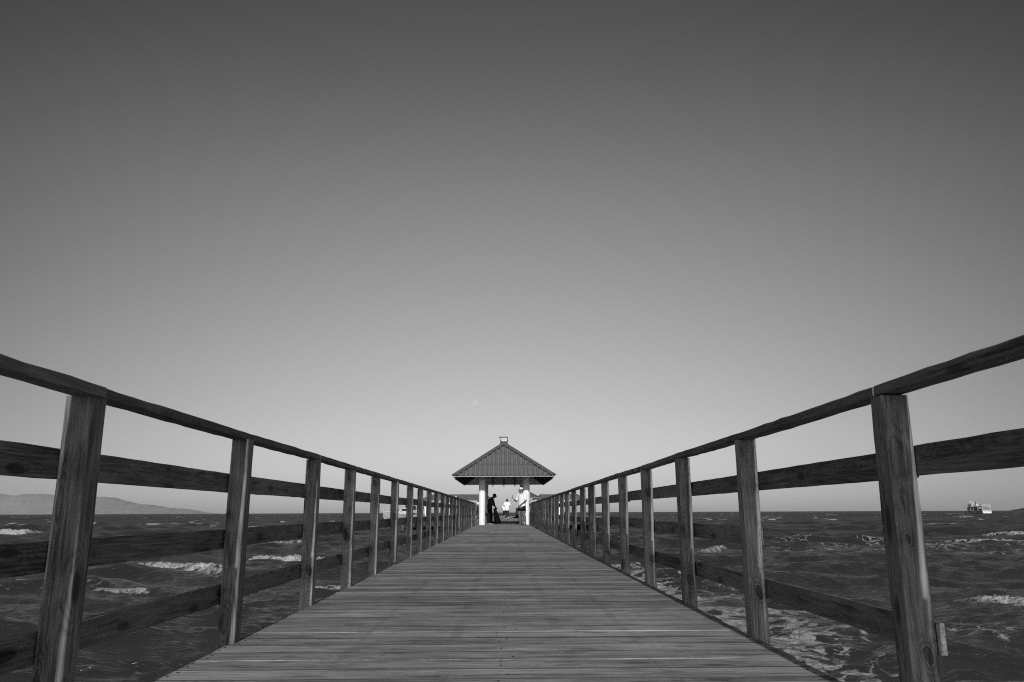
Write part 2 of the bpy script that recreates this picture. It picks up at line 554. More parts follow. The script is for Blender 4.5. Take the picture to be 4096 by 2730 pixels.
    quads = np.stack([i0 + j, i0 + na + j, i0 + na + j2, i0 + j2], -1).reshape(-1, 4)[:, ::-1]
    me = bpy.data.meshes.new('sea')
    me.vertices.add(len(co))
    me.vertices.foreach_set('co', co.ravel())
    nf = len(quads)
    me.loops.add(nf * 4)
    me.loops.foreach_set('vertex_index', quads.ravel().astype(np.int32))
    me.polygons.add(nf)
    me.polygons.foreach_set('loop_start', (np.arange(nf) * 4).astype(np.int32))
    me.polygons.foreach_set('use_smooth', np.ones(nf, dtype=bool))
    me.update(calc_edges=True)
    for nm, arr in (('foam', foam), ('lace', lace)):
        at = me.attributes.new(nm, 'FLOAT', 'POINT')
        at.data.foreach_set('value', arr.ravel().astype(np.float32))
    m, t, bs = new_mat('sea_water')
    pos = t.n('ShaderNodeNewGeometry').outputs['Position']
    fa = t.n('ShaderNodeAttribute', attribute_name='foam').outputs['Fac']
    la = t.n('ShaderNodeAttribute', attribute_name='lace').outputs['Fac']
    # foam: solid on the breakers, lacy nets where it is spent
    warp = t.vmath('ADD', pos, t.vmath('MULTIPLY', t.n('ShaderNodeTexNoise', {'Vector': pos, 'Scale': 1.6, 'Detail': 3.0}).outputs['Color'], (0.9, 0.9, 0)))
    net = t.n('ShaderNodeTexVoronoi', {'Vector': t.vmath('MULTIPLY', warp, (1.0, 1.5, 0.0)), 'Scale': 1.7, 'Randomness': 1.0}, feature='DISTANCE_TO_EDGE').outputs['Distance']
    fine = t.noise(t.vmath('MULTIPLY', warp, (1, 1.6, 0)), 2.6, 6, 0.62)
    nets = t.math('ADD', t.maprange(net, 0.0, 0.34, 0.42, 0.0), t.math('MULTIPLY', fine, 1.1))
    lacy = t.maprange(t.math('ADD', nets, t.math('MULTIPLY', la, 0.62)), 1.10, 1.26, 0.0, 0.5, True)
    lacy = t.math('MULTIPLY', lacy, t.maprange(la, 0.05, 0.25))
    fine2 = t.noise(pos, 9.0, 4, 0.65)
    fine3 = t.noise(pos, 2.6, 6, 0.68)
    solid = t.maprange(t.math('ADD', t.math('ADD', fa, t.math('MULTIPLY_ADD', fine2, 0.8, -0.4)), t.math('MULTIPLY_ADD', fine3, 2.2, -1.1)), 0.46, 0.76, 0.0, 1.0, True)
    solid = t.math('MULTIPLY', solid, t.maprange(fa, 0.02, 0.15))
    ff = t.math('MAXIMUM', lacy, solid, clamp=True)
    tex = t.maprange(t.noise(pos, 7.0, 6, 0.75), 0.36, 0.62, 0.35, 1.0)
    rp = t.vmath('MULTIPLY', pos, (0.75, 2.3, 1.0))
    h = t.math('ADD', t.math('MULTIPLY_ADD', t.noise(rp, 0.5, 4, 0.6), 2.5, t.noise(rp, 2.4, 5, 0.62, 0.3)), t.math('MULTIPLY', t.noise(rp, 8.0, 4, 0.65), 0.35))
    for sc_, wt_ in ((1.3, 1.7), (3.1, 0.7)):
        rdg = t.math('ABSOLUTE', t.math('MULTIPLY_ADD', t.noise(rp, sc_, 2, 0.5, 0.6), 2.0, -1.0))
        h = t.math('SUBTRACT', h, t.math('MULTIPLY', t.math('POWER', rdg, 0.8), wt_))
    h = t.math('ADD', h, t.math('MULTIPLY', t.math('MULTIPLY', ff, t.noise(pos, 9, 5, 0.75)), 1.2))
    b = t.n('ShaderNodeBump', {'Height': h, 'Strength': 0.66, 'Distance': 0.09})
    # light scattered up from inside the water does not follow the ripples; the mirror of the sky does
    body = t.n('ShaderNodeBsdfDiffuse', {'Color': (0.050, 0.050, 0.050, 1), 'Normal': t.n('ShaderNodeCombineXYZ', {2: 1.0}).outputs[0]})
    gl = t.n('ShaderNodeBsdfGlossy', {'Color': (0.95, 0.95, 0.95, 1), 'Roughness': 0.22, 'Normal': b.outputs[0]})
    fr = t.n('ShaderNodeFresnel', {'IOR': 1.33, 'Normal': b.outputs[0]})
    # unresolved wave slopes hide the grazing mirror further out
    dist = t.vmath('LENGTH', pos)
    lim = t.maprange(t.math('LOGARITHM', dist, 10.0), 1.25, 2.6, 0.60, 0.09)
    wat = t.n('ShaderNodeMixShader', {0: t.math('MINIMUM', fr.outputs[0], lim), 1: body.outputs[0], 2: gl.outputs[0]})
    fo = t.n('ShaderNodeBsdfDiffuse', {'Color': t.grey(t.math('MULTIPLY', tex, 0.6)), 'Normal': b.outputs[0]})
    mx = t.n('ShaderNodeMixShader', {0: ff, 1: wat.outputs[0], 2: fo.outputs[0]})
    m.node_tree.nodes.remove(bs)
    link(t, mx.outputs[0], [n_ for n_ in m.node_tree.nodes if n_.type == 'OUTPUT_MATERIAL'][0].inputs['Surface'])
    me.materials.append(m)
    o = put('sea', me)
    return tag(o, 'dark choppy sea with breaking waves and drifting foam', 'sea', kind='structure')


build_sea()


# ------------------------------------------------------------------ hills over the bay, islet, towns
def ridge_mesh(name, prof, dist, depth, seed, mat, label):
    """prof: list of (x, height) along a shoreline at y = dist; the land rises behind the shore to that height"""
    xs = np.arange(prof[0][0], prof[-1][0] + 1, (prof[-1][0] - prof[0][0]) / 420)
    hs = np.interp(xs, [p[0] for p in prof], [p[1] for p in prof])
    nv = 28
    mb = MB()
    for j in range(nv):
        v = j / (nv - 1)
        sh = math.sin(math.pi * min(v / 0.6, 1) / 2) ** 1.1 if v < 0.6 else math.cos(math.pi * (v - 0.6) / 0.8)
        gul = fbm(xs / (depth * 0.11) + seed, np.full_like(xs, v * 7.0), 4) - 0.5
        tree = fbm(xs / (depth * 0.008) + seed, np.full_like(xs, v * 70.0), 2) - 0.5
        z = hs * sh * (1 + 0.45 * gul * math.sin(math.pi * min(1, v / 0.62))) + tree * np.minimum(hs, 16) * 1.3 * (1 if 0 < j < nv - 1 else 0)
        y = dist + depth * v + (gul * depth * 0.12)
        zz = SEA - 0.5 + z - (xs ** 2 + y ** 2) / (2 * EARTH) - (1.0 if j in (0, nv - 1) else 0)
        mb.v.extend(zip(xs, y, zz))
    n = len(xs)
    for j in range(nv - 1):
        for i in range(n - 1):
            mb.f.append((j * n + i, j * n + i + 1, (j + 1) * n + i + 1, (j + 1) * n + i))
            mb.mi.append(0)
            mb.sm.append(False)
    o = mb.build(name, mat, fix=False)
    return tag(o, label, 'hills', kind='structure')


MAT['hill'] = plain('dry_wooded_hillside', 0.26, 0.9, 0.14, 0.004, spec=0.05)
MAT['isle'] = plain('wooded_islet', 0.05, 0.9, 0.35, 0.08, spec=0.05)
HD = 11000.0
crop = [(-1500, 40), (-900, 70), (-500, 50), (-250, 85), (0, 97), (60, 104), (130, 108), (150, 118), (250, 125), (340, 130), (430, 128), (500, 117), (560, 110), (700, 120), (850, 150), (1000, 150),
        (1115, 142), (1160, 137), (1220, 150), (1280, 143), (1340, 146), (1400, 163), (1500, 187), (1560, 203), (1620, 218), (1660, 209), (1750, 218), (1830, 237), (1900, 243), (1980, 246),
        (2020, 253), (2080, 250), (2140, 260), (2200, 275), (2270, 290), (2330, 300)]
prof = []
for cx, cy in crop:
    px = cx * 0.3655
    hz = 291 + (cx / 2350) * 5
    prof.append(((px - 2015) / F_PX * HD / math.cos(pitch) * 0.976 * 1.06, max(1.0, (hz - cy) * 0.3655 * HD / F_PX * 0.976 * 1.27 + 6)))
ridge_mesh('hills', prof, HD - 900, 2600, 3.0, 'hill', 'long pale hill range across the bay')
ID = 2600.0
ip = [((4036 - 2015) / F_PX * ID, 0.5), ((4046 - 2015) / F_PX * ID, 6.0), ((4058 - 2015) / F_PX * ID, 9), ((4080 - 2015) / F_PX * ID, 12), ((4110 - 2015) / F_PX * ID, 11), ((4160 - 2015) / F_PX * ID, 13), ((4230 - 2015) / F_PX * ID, 7), ((4260 - 2015) / F_PX * ID, 0.5)]
ip = [(a * 1.04, b * 0.8) for a, b in ip]
ridge_mesh('islet', ip, ID, 160, 9.0, 'isle', 'low dark wooded islet at the right edge of the sea')

hb = MB()
hb.box((0, 0, 3.2), (13, 9, 6.4))
hb.prism([(-7, 6.4), (7, 6.4), (0, 9.6)], -5, 5, 'Y', 1)
house_mesh = hb.mesh('white_house', ['whitegloss', 'soffit'])
rng = random.Random(5)


def town(n, px0, px1, rows, label, group):
    for i in range(n):
        px = rng.uniform(px0, px1)
        up = rng.choice(rows)
        x = (px - 2015) / F_PX * HD
        y = HD - 1000 + up * 18
        z = SEA - (x * x + y * y) / (2 * EARTH) + 3 + up * 6.0
        o = put('white_house', house_mesh, None, (x, y, z), (0, 0, rng.uniform(-0.4, 0.4)))
        k = rng.uniform(0.8, 1.7)
        o.scale = (k, k, k)
        tag(o, label, 'house', group)


town(9, 108, 143, (0, 0, 1), 'tiny white house in the waterfront row at the foot of the highest hills', 'houses of the nearer shore town')
town(11, 499, 552, (0, 1, 3, 4), 'tiny white house scattered up the low end of the hill range', 'houses of the hillside town')

# ------------------------------------------------------------------ moon
m, t, bs = new_mat('moon_in_daylight')
m.node_tree.nodes.clear()
tcm = t.n('ShaderNodeTexCoord').outputs['Object']
mare = t.maprange(t.noise(tcm, 0.012, 4), 0.35, 0.65, 0.01, 0.032)
ad = t.n('ShaderNodeAddShader', {0: t.n('ShaderNodeBsdfTransparent').outputs[0], 1: t.n('ShaderNodeBsdfDiffuse', {'Color': t.grey(mare)}).outputs[0]})
t.n('ShaderNodeOutputMaterial', {'Surface': ad.outputs[0]})
mdir = M.to_3x3() @ Vector(((1901 - 2048) / F_PX, -(1613 - 1365) / F_PX, -1)).normalized()
mm = MB()
mm.lathe([(max(0.001, 100 * math.sin(math.pi * k / 24)), -100 * math.cos(math.pi * k / 24)) for k in range(25)], 32)
MOON_D = 22000.0
mo = mm.build('moon', m, None, mdir * MOON_D)
mo.scale = [MOON_D * 14.5 / F_PX / 100] * 3
tag(mo, 'faint pale daytime moon low in the clear sky above the pavilion', 'moon')

# ------------------------------------------------------------------ walkway deck
DX0, DX1 = -1.352, 1.274
PITCH = 0.2


def planks(name, x0, x1, y0, y1, jitter, nails, parent=None):
    rng = random.Random(21)
    mb = MB()
    rn = []
    y = y0
    while y < y1:
        w = PITCH - rng.choice((0.007, 0.009, 0.014, 0.008))
        dz = rng.gauss(0, 0.0004)
        a, b = x0 - rng.uniform(-0.004, jitter), x1 + rng.uniform(-0.004, jitter)
        t0, t1 = rng.gauss(0, 0.0004), rng.gauss(0, 0.0004)
        c = 0.004
        near = y < nails
        ns = 22 if near else 2
        P = []
        for i in range(ns):
            x = a + (b - a) * i / (ns - 1)
            tz = t0 + (t1 - t0) * i / (ns - 1)
            e0, e1 = (rng.gauss(0, 0.0013), rng.gauss(0, 0.0013)) if near else (0, 0)
            z0, z1 = (rng.gauss(0, 0.0005), rng.gauss(0, 0.0005)) if near else (0, 0)
            P += [(x, y, -0.038 + dz), (x, y + w, -0.038 + dz), (x, y + w + e1, -c + dz + tz), (x, y + w - c + e1, dz + tz + z1), (x, y + 0.002 + e0, dz - tz * 0.6 + z0), (x, y + e0, -0.003 + dz + z0)]
        q = (ns - 1) * 6
        f = [(0, 1, 2, 3, 4, 5), tuple(q + k for k in (5, 4, 3, 2, 1, 0))] + [(k * 6 + i, k * 6 + i + 6, k * 6 + (i + 1) % 6 + 6, k * 6 + (i + 1) % 6) for k in range(ns - 1) for i in range(6)]
        mb.add(P, f)
        if near and rng.random() < 0.88:        # front arris coloured dark to subdue its sunlit line in the gap
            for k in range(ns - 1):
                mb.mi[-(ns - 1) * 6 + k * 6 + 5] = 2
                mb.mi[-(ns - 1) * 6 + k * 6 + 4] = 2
        r = rng.random()
        rn += [r] * len(f)
        if y < nails:
            for xs in (a + 0.035, b - 0.035, 0.02):
                for k in (0.28, 0.72):
                    if xs == 0.02 and rng.random() < 0.35:
                        continue
                    cx, cy = xs + rng.uniform(-.03, .03) * (2.0 if xs == 0.02 else 0.4), y + w * k + rng.uniform(-.01, .01)
                    q = [(cx + 0.0065 * math.cos(i * math.pi / 4), cy + 0.0065 * math.sin(i * math.pi / 4), dz + 0.0028) for i in range(8)]
                    mb.add(q, [tuple(range(8))], 1)
                    rn += [r]
        y += PITCH
    me = bpy.data.meshes.new(name)
    me.from_pydata(mb.v, [], mb.f)
    me.polygons.foreach_set('material_index', mb.mi)
    me.materials.append(MAT['deck'])
    me.materials.append(MAT['nail'])
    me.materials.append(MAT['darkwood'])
    at = me.attributes.new('rnd', 'FLOAT', 'FACE')
    at.data.foreach_set('value', np.array(rn, dtype=np.float32))
    return put(name, me, parent)


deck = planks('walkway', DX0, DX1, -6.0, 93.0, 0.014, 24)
tag(deck, 'weathered grey plank walkway running straight out to sea', 'walkway', kind='structure')
plat = planks('platform', -12.6, 12.6, 93.0, 124.0, 0.02, 0)
tag(plat, 'wide plank platform at the far end of the pier', 'platform', kind='structure')
for par, xs, ys, ln in ((deck, (-1.18, 0.0, 1.12), (-6.0, 93.0), 0), (plat, (-12, -6, 0, 6, 12), (93.1, 123.9), 0)):
    for x in xs:
        b = MB()
        b.box((x, (ys[0] + ys[1]) / 2, -0.14), (0.09, ys[1] - ys[0], 0.19))
        b.build('joist', 'beam', par)
pile = MB()
pile.tube([(0, 0, -4.5), (0, 0, -0.26)], 0.14, 14)
pile_me = pile.mesh('piling', 'beam')
for k in range(21):
    for x in (-1.05, 0.99):
        put('piling', pile_me, deck, (x, -3 + 4.53 * k, 0))
for x in (-12, -6, 0, 6, 12):
    for y in (94, 101, 108, 116, 123.5):
        put('piling', pile_me, plat, (x, y, 0))

# ------------------------------------------------------------------ railings
P0, DP = 2.555, 1.5135       # first post (centre) and spacing
POST = 0.092
RAIL_B, RAIL_T = 1.003, 1.042
BOARDS = ((0.182, 0.279), (0.4525, 0.551), (0.735, 0.834))
post_meshes = [timber(1.53, POST, POST, 100 + i, r=0.0075, chip=0.002).mesh('post', 'post') for i in range(14)]
_bm = {}


def tmesh(name, L, w, h, seed, mat, r=0.004, warp=0.0):
    return timber(L, w, h, seed, r=r, step=0.11, warp=warp, chip=0.0035 if name == 'top_rail' else 0.002).mesh(name, mat)


KNOTS = {('R', 0): ((-.010, .54, .011), (.014, .19, .017)), ('R', 1): ((.008, .22, .022),), ('R', 2): ((.0, .16, .026),), ('R', 3): ((-.004, .80, .024), (.018, .22, .026)),
         ('R', 5): ((.02, .12, .02),), ('L', 1): ((-.03, .62, .014),), ('L', 2): ((.012, .24, .026),), ('L', 3): ((.008, .42, .028),), ('L', 4): ((-.02, .26, .026), (.004, .93, .026)), ('L', 5): ((.01, .58, .028),)}


def railing(side, n0, n1, xin, label, y0=P0, seed=0, far=False, group=None):
    rng = random.Random(40 + seed)
    root = empty('railing', label, 'railing', (xin, y0 + DP * n0, 0), 0, group)
    base = y0 + DP * n0
    s = -1 if side == 'L' else 1
    off = {} if far else dict(enumerate((0, .027, .094, -.028, -.15, -.20, -.042, -.17, -.09, -.07) if side == 'L' else (0, .083, .06, 0, -.075, -.05, -.016, -.17, -.10, .04)))

    def yp(n):
        return y0 + DP * n + off.get(n, 0.0)
    ys = [yp(n) for n in range(n0, n1 + 1)]
    for n, y in zip(range(n0, n1 + 1), ys):
        me = post_meshes[(n * 5 + seed * 3) % 14]
        o = put('post', me, root, (s * POST / 2 + rng.gauss(0, 0.002), y - base + rng.gauss(0, 0.006), -0.525 + rng.gauss(0, 0.0005)), (rng.gauss(0, 0.003), rng.gauss(0, 0.003), rng.choice((0, math.pi / 2, math.pi, -math.pi / 2)) + rng.gauss(0, 0.012)))
        kn = () if far else KNOTS.get((side, n), ())
        if kn:
            o.rotation_euler.z = 0.0
            for nm, (kx, kz, kr) in zip(('knot_a', 'knot_b'), kn):
                o[nm] = (kx, kz + 0.525, kr)
        if side == 'R' and n == 6 and not far:      # the doubled post
            put('post', post_meshes[3], root, (s * POST / 2 + 0.004, y - base + 0.098, -0.526), (0.002, 0, 0))
    # top rail: 2x4 on the flat, flush with the walkway side, joints over the posts
    cuts = [n for n in range(n0, n1 + 1, 2)]
    if cuts[-1] != n1:
        cuts.append(n1)
    if cuts[0] == n0:
        pass
    for a, b in zip(cuts[:-1], cuts[1:]):
        ya, yb = yp(a) + 0.011, yp(b) + 0.0102
        if b == n1:
            yb += 0.045
        if a == n0:
            ya -= 0.06
        L = yb - ya
        me = tmesh('top_rail', L, 0.084, RAIL_T - RAIL_B, rng.randint(0, 9999), 'rail', r=0.005, warp=0.004)
        put('top_rail', me, root, (s * (0.084 / 2 - 0.001) + rng.gauss(0, 0.0007) + (0.014 if side == 'L' and b == 0 else -0.002), ya - base, (RAIL_T + RAIL_B) / 2 + abs(rng.gauss(0, 0.0012))), (-math.pi / 2 + rng.gauss(0, 0.0006), 0, rng.gauss(0, 0.0006)))
    # three boards nailed to the outer faces of the posts
    xo = s * (POST + 0.014 + 0.003)
    for row, (z0, z1) in enumerate(BOARDS):
        cs = list(range(n0, n1 + 1, 2)) if row != 1 else [n0] + list(range(n0 + 1, n1 + 1, 2))
        if cs[-1] != n1:
            cs.append(n1)
        for a, b in zip(cs[:-1], cs[1:]):
            ya, yb = yp(a), yp(b)
            if side == 'R' and not far:
                if row == 0:
                    if b <= 0:
                        continue
                    if a < 0 < b:
                        ya = y0
                        a = 0
                    if a == 0:
                        ya = y0 - 0.046
                if row == 1:
                    if b <= 1:
                        continue
                    if a <= 1 < b:
                        ya = yp(1) + 0.035
            L = yb - ya - 0.006
            me = tmesh('board', L, 0.028, z1 - z0, rng.randint(0, 9999), 'board', r=0.003, warp=0.003)
            put('board', me, root, (xo, ya - base + 0.003, (z0 + z1) / 2 + rng.gauss(0, 0.004)), (-math.pi / 2 + rng.gauss(0, 0.0012), 0, 0))
    return root


railing('L', -4, 23, -1.333, 'weathered timber railing along the left side of the near walkway, all three boards in place', seed=1, y0=P0 - 0.012)
railing('R', -4, 23, 1.2555, 'weathered timber railing right of the near walkway, two boards missing at its near end', seed=2, y0=P0 + 0.02)
railing('L', 0, 33, -1.45, 'far timber railing beyond the pavilion on the left, behind the man with the sack', seed=3, y0=49.0, far=True)
railing('R', 0, 33, 1.47, 'far timber railing beyond the pavilion on the right, behind the man with the bottle', seed=4, y0=49.0, far=True)

# ------------------------------------------------------------------ roofs
def corrugated(mb, o, u, v, W, tmax, courses=3, period=0.22, amp=0.05, per=8, lift=0.02, mi=0):
    """Spanish-tile sheets: o = eave corner, u along the eave, v up the slope (unit vectors); tmax(x) = slope length at x"""
    o, u, v = Vector(o), Vector(u).normalized(), Vector(v).normalized()
    n = u.cross(v).normalized()
    if n.z < 0:
        n = -n
    nx = int(W / period * per)
    top = max(tmax(W * i / nx) for i in range(nx + 1))
    cl = top / courses

    def prof(x):
        f = (x / period) % 1.0
        if f < 0.55:
            return amp * math.sin(math.pi * f / 0.55) ** 0.8
        return 0.0
    for c in range(courses):
        for i in range(nx):
            q = []
            for xx in (W * i / nx, W * (i + 1) / nx):
                t0, t1 = c * cl, min((c + 1) * cl + 0.05, tmax(xx))
                t0 = min(t0, tmax(xx))
                t1 = max(t1, t0)
                for tt in (t0, t1):
                    lf = lift * (1 - (tt - c * cl) / (cl + 0.05)) if tmax(xx) > c * cl else 0
                    q.append(o + u * xx + v * tt + n * (prof(xx) + lf))
            if (q[0] - q[1]).length < 1e-4 and (q[2] - q[3]).length < 1e-4:
                continue
            mb.add(q, [(0, 2, 3, 1)], mi, True)


def hip_roof(root, x0, x1, y0, y1, z, rise, courses, period, per, capw, ridge_axis, mats=('tile', 'cap', 'soffit'), run=None):
    """hip roof over a rectangle; every slope has the same pitch"""
    cx, cy = (x0 + x1) / 2, (y0 + y1) / 2
    hx, hy = (x1 - x0) / 2, (y1 - y0) / 2
    run = run or min(hx, hy)
    sl = math.hypot(run, rise)
    mb = MB()
    sides = (((x0, y0, z), (1, 0, 0), (0, run, rise), 2 * hx), ((x1, y1, z), (-1, 0, 0), (0, -run, rise), 2 * hx),
             ((x0, y1, z), (0, -1, 0), (run, 0, rise), 2 * hy), ((x1, y0, z), (0, 1, 0), (-run, 0, rise), 2 * hy))
    for o, u, v, W in sides:
        corrugated(mb, o, u, v, W, lambda x, W=W: sl * min(1.0, x / run, (W - x) / run), courses, period, 0.075, per)
    roof = mb.build('roof', mats[0], root, fix=False)
    # ridge ends
    ra, rb = Vector((x0 + run if hx > run else cx, y0 + run if hy > run else cy, z + rise)), Vector((x1 - run if hx > run else cx, y1 - run if hy > run else cy, z + rise))
    # flat lining a hand below the tiles
    ln = MB()
    d = 0.022
    A = [Vector((x0, y0, z - d)), Vector((x1, y0, z - d)), Vector((x1, y1, z - d)), Vector((x0, y1, z - d))]
    r1, r2 = ra - Vector((0, 0, d)), rb - Vector((0, 0, d))
    if hx > hy:
        r1.y = r2.y = cy
        ln.add(A + [r1, r2], [(0, 1, 5, 4), (1, 2, 5), (2, 3, 4, 5), (3, 0, 4)])
    else:
        r1.x = r2.x = cx
        ln.add(A + [r1, r2], [(0, 1, 4), (1, 2, 5, 4), (2, 3, 5), (3, 0, 4, 5)])
    lining = ln.build('lining', mats[2], root, fix=False)
    # caps on the hips and the ridge: folded flat strips
    tops = {0: ra, 1: Vector((rb.x, ra.y, ra.z)) if hx > hy else ra, 2: rb, 3: Vector((ra.x, rb.y, ra.z)) if hx > hy else rb}
    k = 0
    for i, cn in enumerate([Vector((x0, y0, z)), Vector((x1, y0, z)), Vector((x1, y1, z)), Vector((x0, y1, z))]):
        tp = tops[i]
        cap_strip(roof, cn, tp, capw, lift=0.105 + 0.006 * i)
    if (rb - ra).length > 0.1:
        cap_strip(roof, ra, rb, capw, lift=0.11)
    return roof


def cap_strip(parent, a, b, w, lift):
    d = (b - a).normalized()
    side = d.cross(Vector((0, 0, 1))).normalized()
    up = side.cross(d).normalized()
    a2, b2 = a + d * 0.06, b + d * 0.10
    mb = MB()
    drop = w * 0.32
    for p, q in ((a2, b2),):
        vs = []
        for e in (p, q):
            for sx, dz in ((-w, -drop), (0, 0), (w, -drop)):
                vs.append(e + side * sx + up * (dz + lift))
        for e in (p, q):
            for sx, dz in ((-w, -drop - 0.02), (0, -0.02), (w, -drop - 0.02)):
                vs.append(e + side * sx + up * (dz + lift))
        mb.add(vs, [(0, 1, 4, 3), (1, 2, 5, 4), (6, 9, 10, 7), (7, 10, 11, 8), (0, 3, 9, 6), (2, 8, 11, 5), (0, 6, 7, 1), (1, 7, 8, 2), (3, 4, 10, 9), (4, 5, 11, 10)])
    mb.build('hip_cap', 'cap', parent)


def column_mesh(h, r=0.158):
    mb = MB()
    mb.lathe([(0.001, 0), (r + 0.006, 0), (r + 0.004, 0.03), (r, 0.05), (r, h), (0.001, h)], 28)
    return mb.mesh('column', 'white')


# the pavilion over the walkway
EV = 2.285
pav = empty('pavilion', 'open pavilion astride the walkway, tiled hip roof on thick white round columns', 'pavilion', (0, 37.2, 0))
hip_roof(pav, -2.43, 2.43, 0.0, 11.4, EV, 1.74, 3, 0.222, 12, 0.20, 'Y')
cm_ = column_mesh(EV + 0.55)
for y in (38.68, 42.4, 46.1):
    for x in (-1.075, 1.09):
        put('column', cm_, pav, (x, y - 37.2, 0.0))
for s in (-1, 1):
    b = MB()
    b.box((s * 1.08, 5.7, EV + 0.62), (0.14, 9.2, 0.2))
    b.build('beam', 'darkwood', pav)
for k in range(5):                                # rafters under the two hip ends, tails showing past the lining
    x = -1.36 + 0.68 * k
    tz = 1.74 / 2.46
    for yy, sgn in ((0.02, 1), (11.38, -1)):
        L = (2.46 - abs(x)) * 0.92
        b = MB()
        b.box((0, 0, 0), (0.055, L * math.hypot(1, tz), 0.10), rot=Matrix.Rotation(sgn * math.atan(tz), 3, 'X'))
        b.build('rafter', 'darkwood', pav, (x, yy + sgn * L / 2, EV - 0.095 + tz * L / 2))
for s in (-1, 1):
    for k in range(9):
        b = MB()
        b.box((0, 0, 0), (1.5 * 1.22, 0.055, 0.09), rot=Matrix.Rotation(-s * -math.atan(1.74 / 2.46) * -1 * -1, 3, 'Y'))
        b.build('rafter', 'darkwood', pav, (s * 1.66, 1.5 + 1.05 * k, EV - 0.10 + 1.74 / 2.46 * 0.78))


def floodlight(name_label, loc, rotz, k=1.0):
    r = empty('floodlight', name_label, 'floodlight', loc, rotz)
    w, h, fr = 0.36 * k, 0.27 * k, 0.048 * k
    b = MB()
    b.box((0, 0.05 * k, h / 2 + 0.07 * k), (w, 0.09 * k, h))
    b.build('housing', 'black', r)
    b = MB()
    z0 = 0.07 * k
    b.box((0, -0.007 * k, z0 + fr / 2), (w + 0.01, 0.02 * k, fr))
    b.box((0, -0.007 * k, z0 + h - fr / 2), (w + 0.01, 0.02 * k, fr))
    b.box((-w / 2 + fr / 2, -0.007 * k, z0 + h / 2), (fr, 0.02 * k, h - 2 * fr))
    b.box((w / 2 - fr / 2, -0.007 * k, z0 + h / 2), (fr, 0.02 * k, h - 2 * fr))
    b.build('frame', 'black', r)
    b = MB()
    b.box((0, -0.001 * k, z0 + h / 2), (w - 2 * fr, 0.008 * k, h - 2 * fr))
    b.build('glass', 'reflector', r)
    b = MB()
    b.box((0, -0.0065 * k, z0 + h / 2 + 0.01 * k), (w * 0.6, 0.004, h * 0.5))
    b.build('lamp_chip', 'soffit', r)
    b = MB()
    b.box((-w / 2 - 0.012 * k, 0.04 * k, 0.07 * k), (0.012 * k, 0.03 * k, 0.20 * k))
    b.box((w / 2 + 0.012 * k, 0.04 * k, 0.07 * k), (0.012 * k, 0.03 * k, 0.20 * k))
    b.box((0, 0.04 * k, -0.02 * k), (w + 0.04 * k, 0.03 * k, 0.014 * k))
    b.box((0, 0.03 * k, 0.028 * k), (w + 0.01 * k, 0.06 * k, 0.045 * k), 1)
    b.build('bracket', ['black', 'reflector'], r)
    b = MB()
    b.lathe([(max(0.0005, 0.035 * k * math.sin(math.pi * i / 8)), -0.035 * k * math.cos(math.pi * i / 8)) for i in range(9)], 12, c=(-w / 2 - 0.045 * k, 0.0, z0 + h - 0.03 * k))
    b.build('sensor', 'black', r)
    return r


fl = floodlight('square floodlight with white glass and a round sensor, on top of the pavilion roof', (0.01, 39.70, EV + 1.74 + 0.03), R_(-2))
fl.rotation_euler = (0, R_(1.5), R_(-3))

# the cable that hangs from the right eave of the pavilion
b = MB()
b.tube([(1.27, 38.75, EV + 0.4), (1.262, 38.72, 1.6), (1.268, 38.6, 1.16), (1.30, 38.5, 0.95), (1.262, 38.45, 0.75), (1.265, 38.4, 0.45), (1.25, 38.35, 0.2), (1.215, 38.3, 0.02)], 0.012, 6)
tag(b.build('cable', 'rope'), 'pale cable hanging from the pavilion eave beside the right front column', 'cable')


def bench(label, x, y0, y1, s):
    r = empty('bench', label, 'bench', (x, y0, 0))
    b = MB()
    for k in range(3):
        b.box((s * (-0.14 + 0.14 * k), (y1 - y0) / 2, 0.43), (0.125, y1 - y0, 0.035))
    b.build('seat', 'board', r)
    for y in (0.3, (y1 - y0) / 2, y1 - y0 - 0.3):
        b = MB()
        b.box((-0.15, y, 0.206), (0.06, 0.06, 0.412))
        b.box((0.15, y, 0.206), (0.06, 0.06, 0.412))
        b.box((0, y, 0.35), (0.24, 0.04, 0.06))
        b.build('leg', 'board', r)
    return r


bench('slatted bench inside the pavilion along its left columns', -1.18, 39.2, 42.1, -1)
bench('slatted bench inside the pavilion along its right columns', 1.32, 42.0, 45.2, 1)

# the shelters on the far platform
def shelter(label, x0, x1, y0, y1, rise, run, cols, z=2.25):
    r = empty('shelter', label, 'shelter', ((x0 + x1) / 2, y0, 0))
    cx = (x0 + x1) / 2
    hip_roof(r, x0 - cx, x1 - cx, 0, y1 - y0, z, rise, 1, 0.30, 4, 0.10, 'X', ('fartile', 'cap', 'soffit'), run=run)
    cmx = column_mesh(z + 0.12, 0.15)
    for x in cols:
        for y in (0.7, y1 - y0 - 0.7):
            put('column', cmx, r, (x - cx, y, 0))
    return r


MAT['fartile'] = plain('far_roof_tile', 0.13, 0.6, 0.15, 2.0)
shelter('long low tiled shelter at the left of the far platform', -11.6, -1.45, 110.0, 112.6, 0.72, 1.3, (-11.0, -7.7, -3.6, -2.1))
shelter('long low tiled shelter at the right of the far platform', 4.0, 11.6, 110.0, 112.6, 0.70, 1.3, (4.6, 7.8, 11.0))
kio = shelter('small tiled kiosk roof peeping out beside the right front column', 1.75, 4.3, 94.6, 97.15, 0.66, 1.275, (2.2, 3.85), z=2.28)
fl2 = floodlight('small square floodlight standing on the left far shelter roof', (-6.75, 110.2, 2.55), R_(3), 1.05)

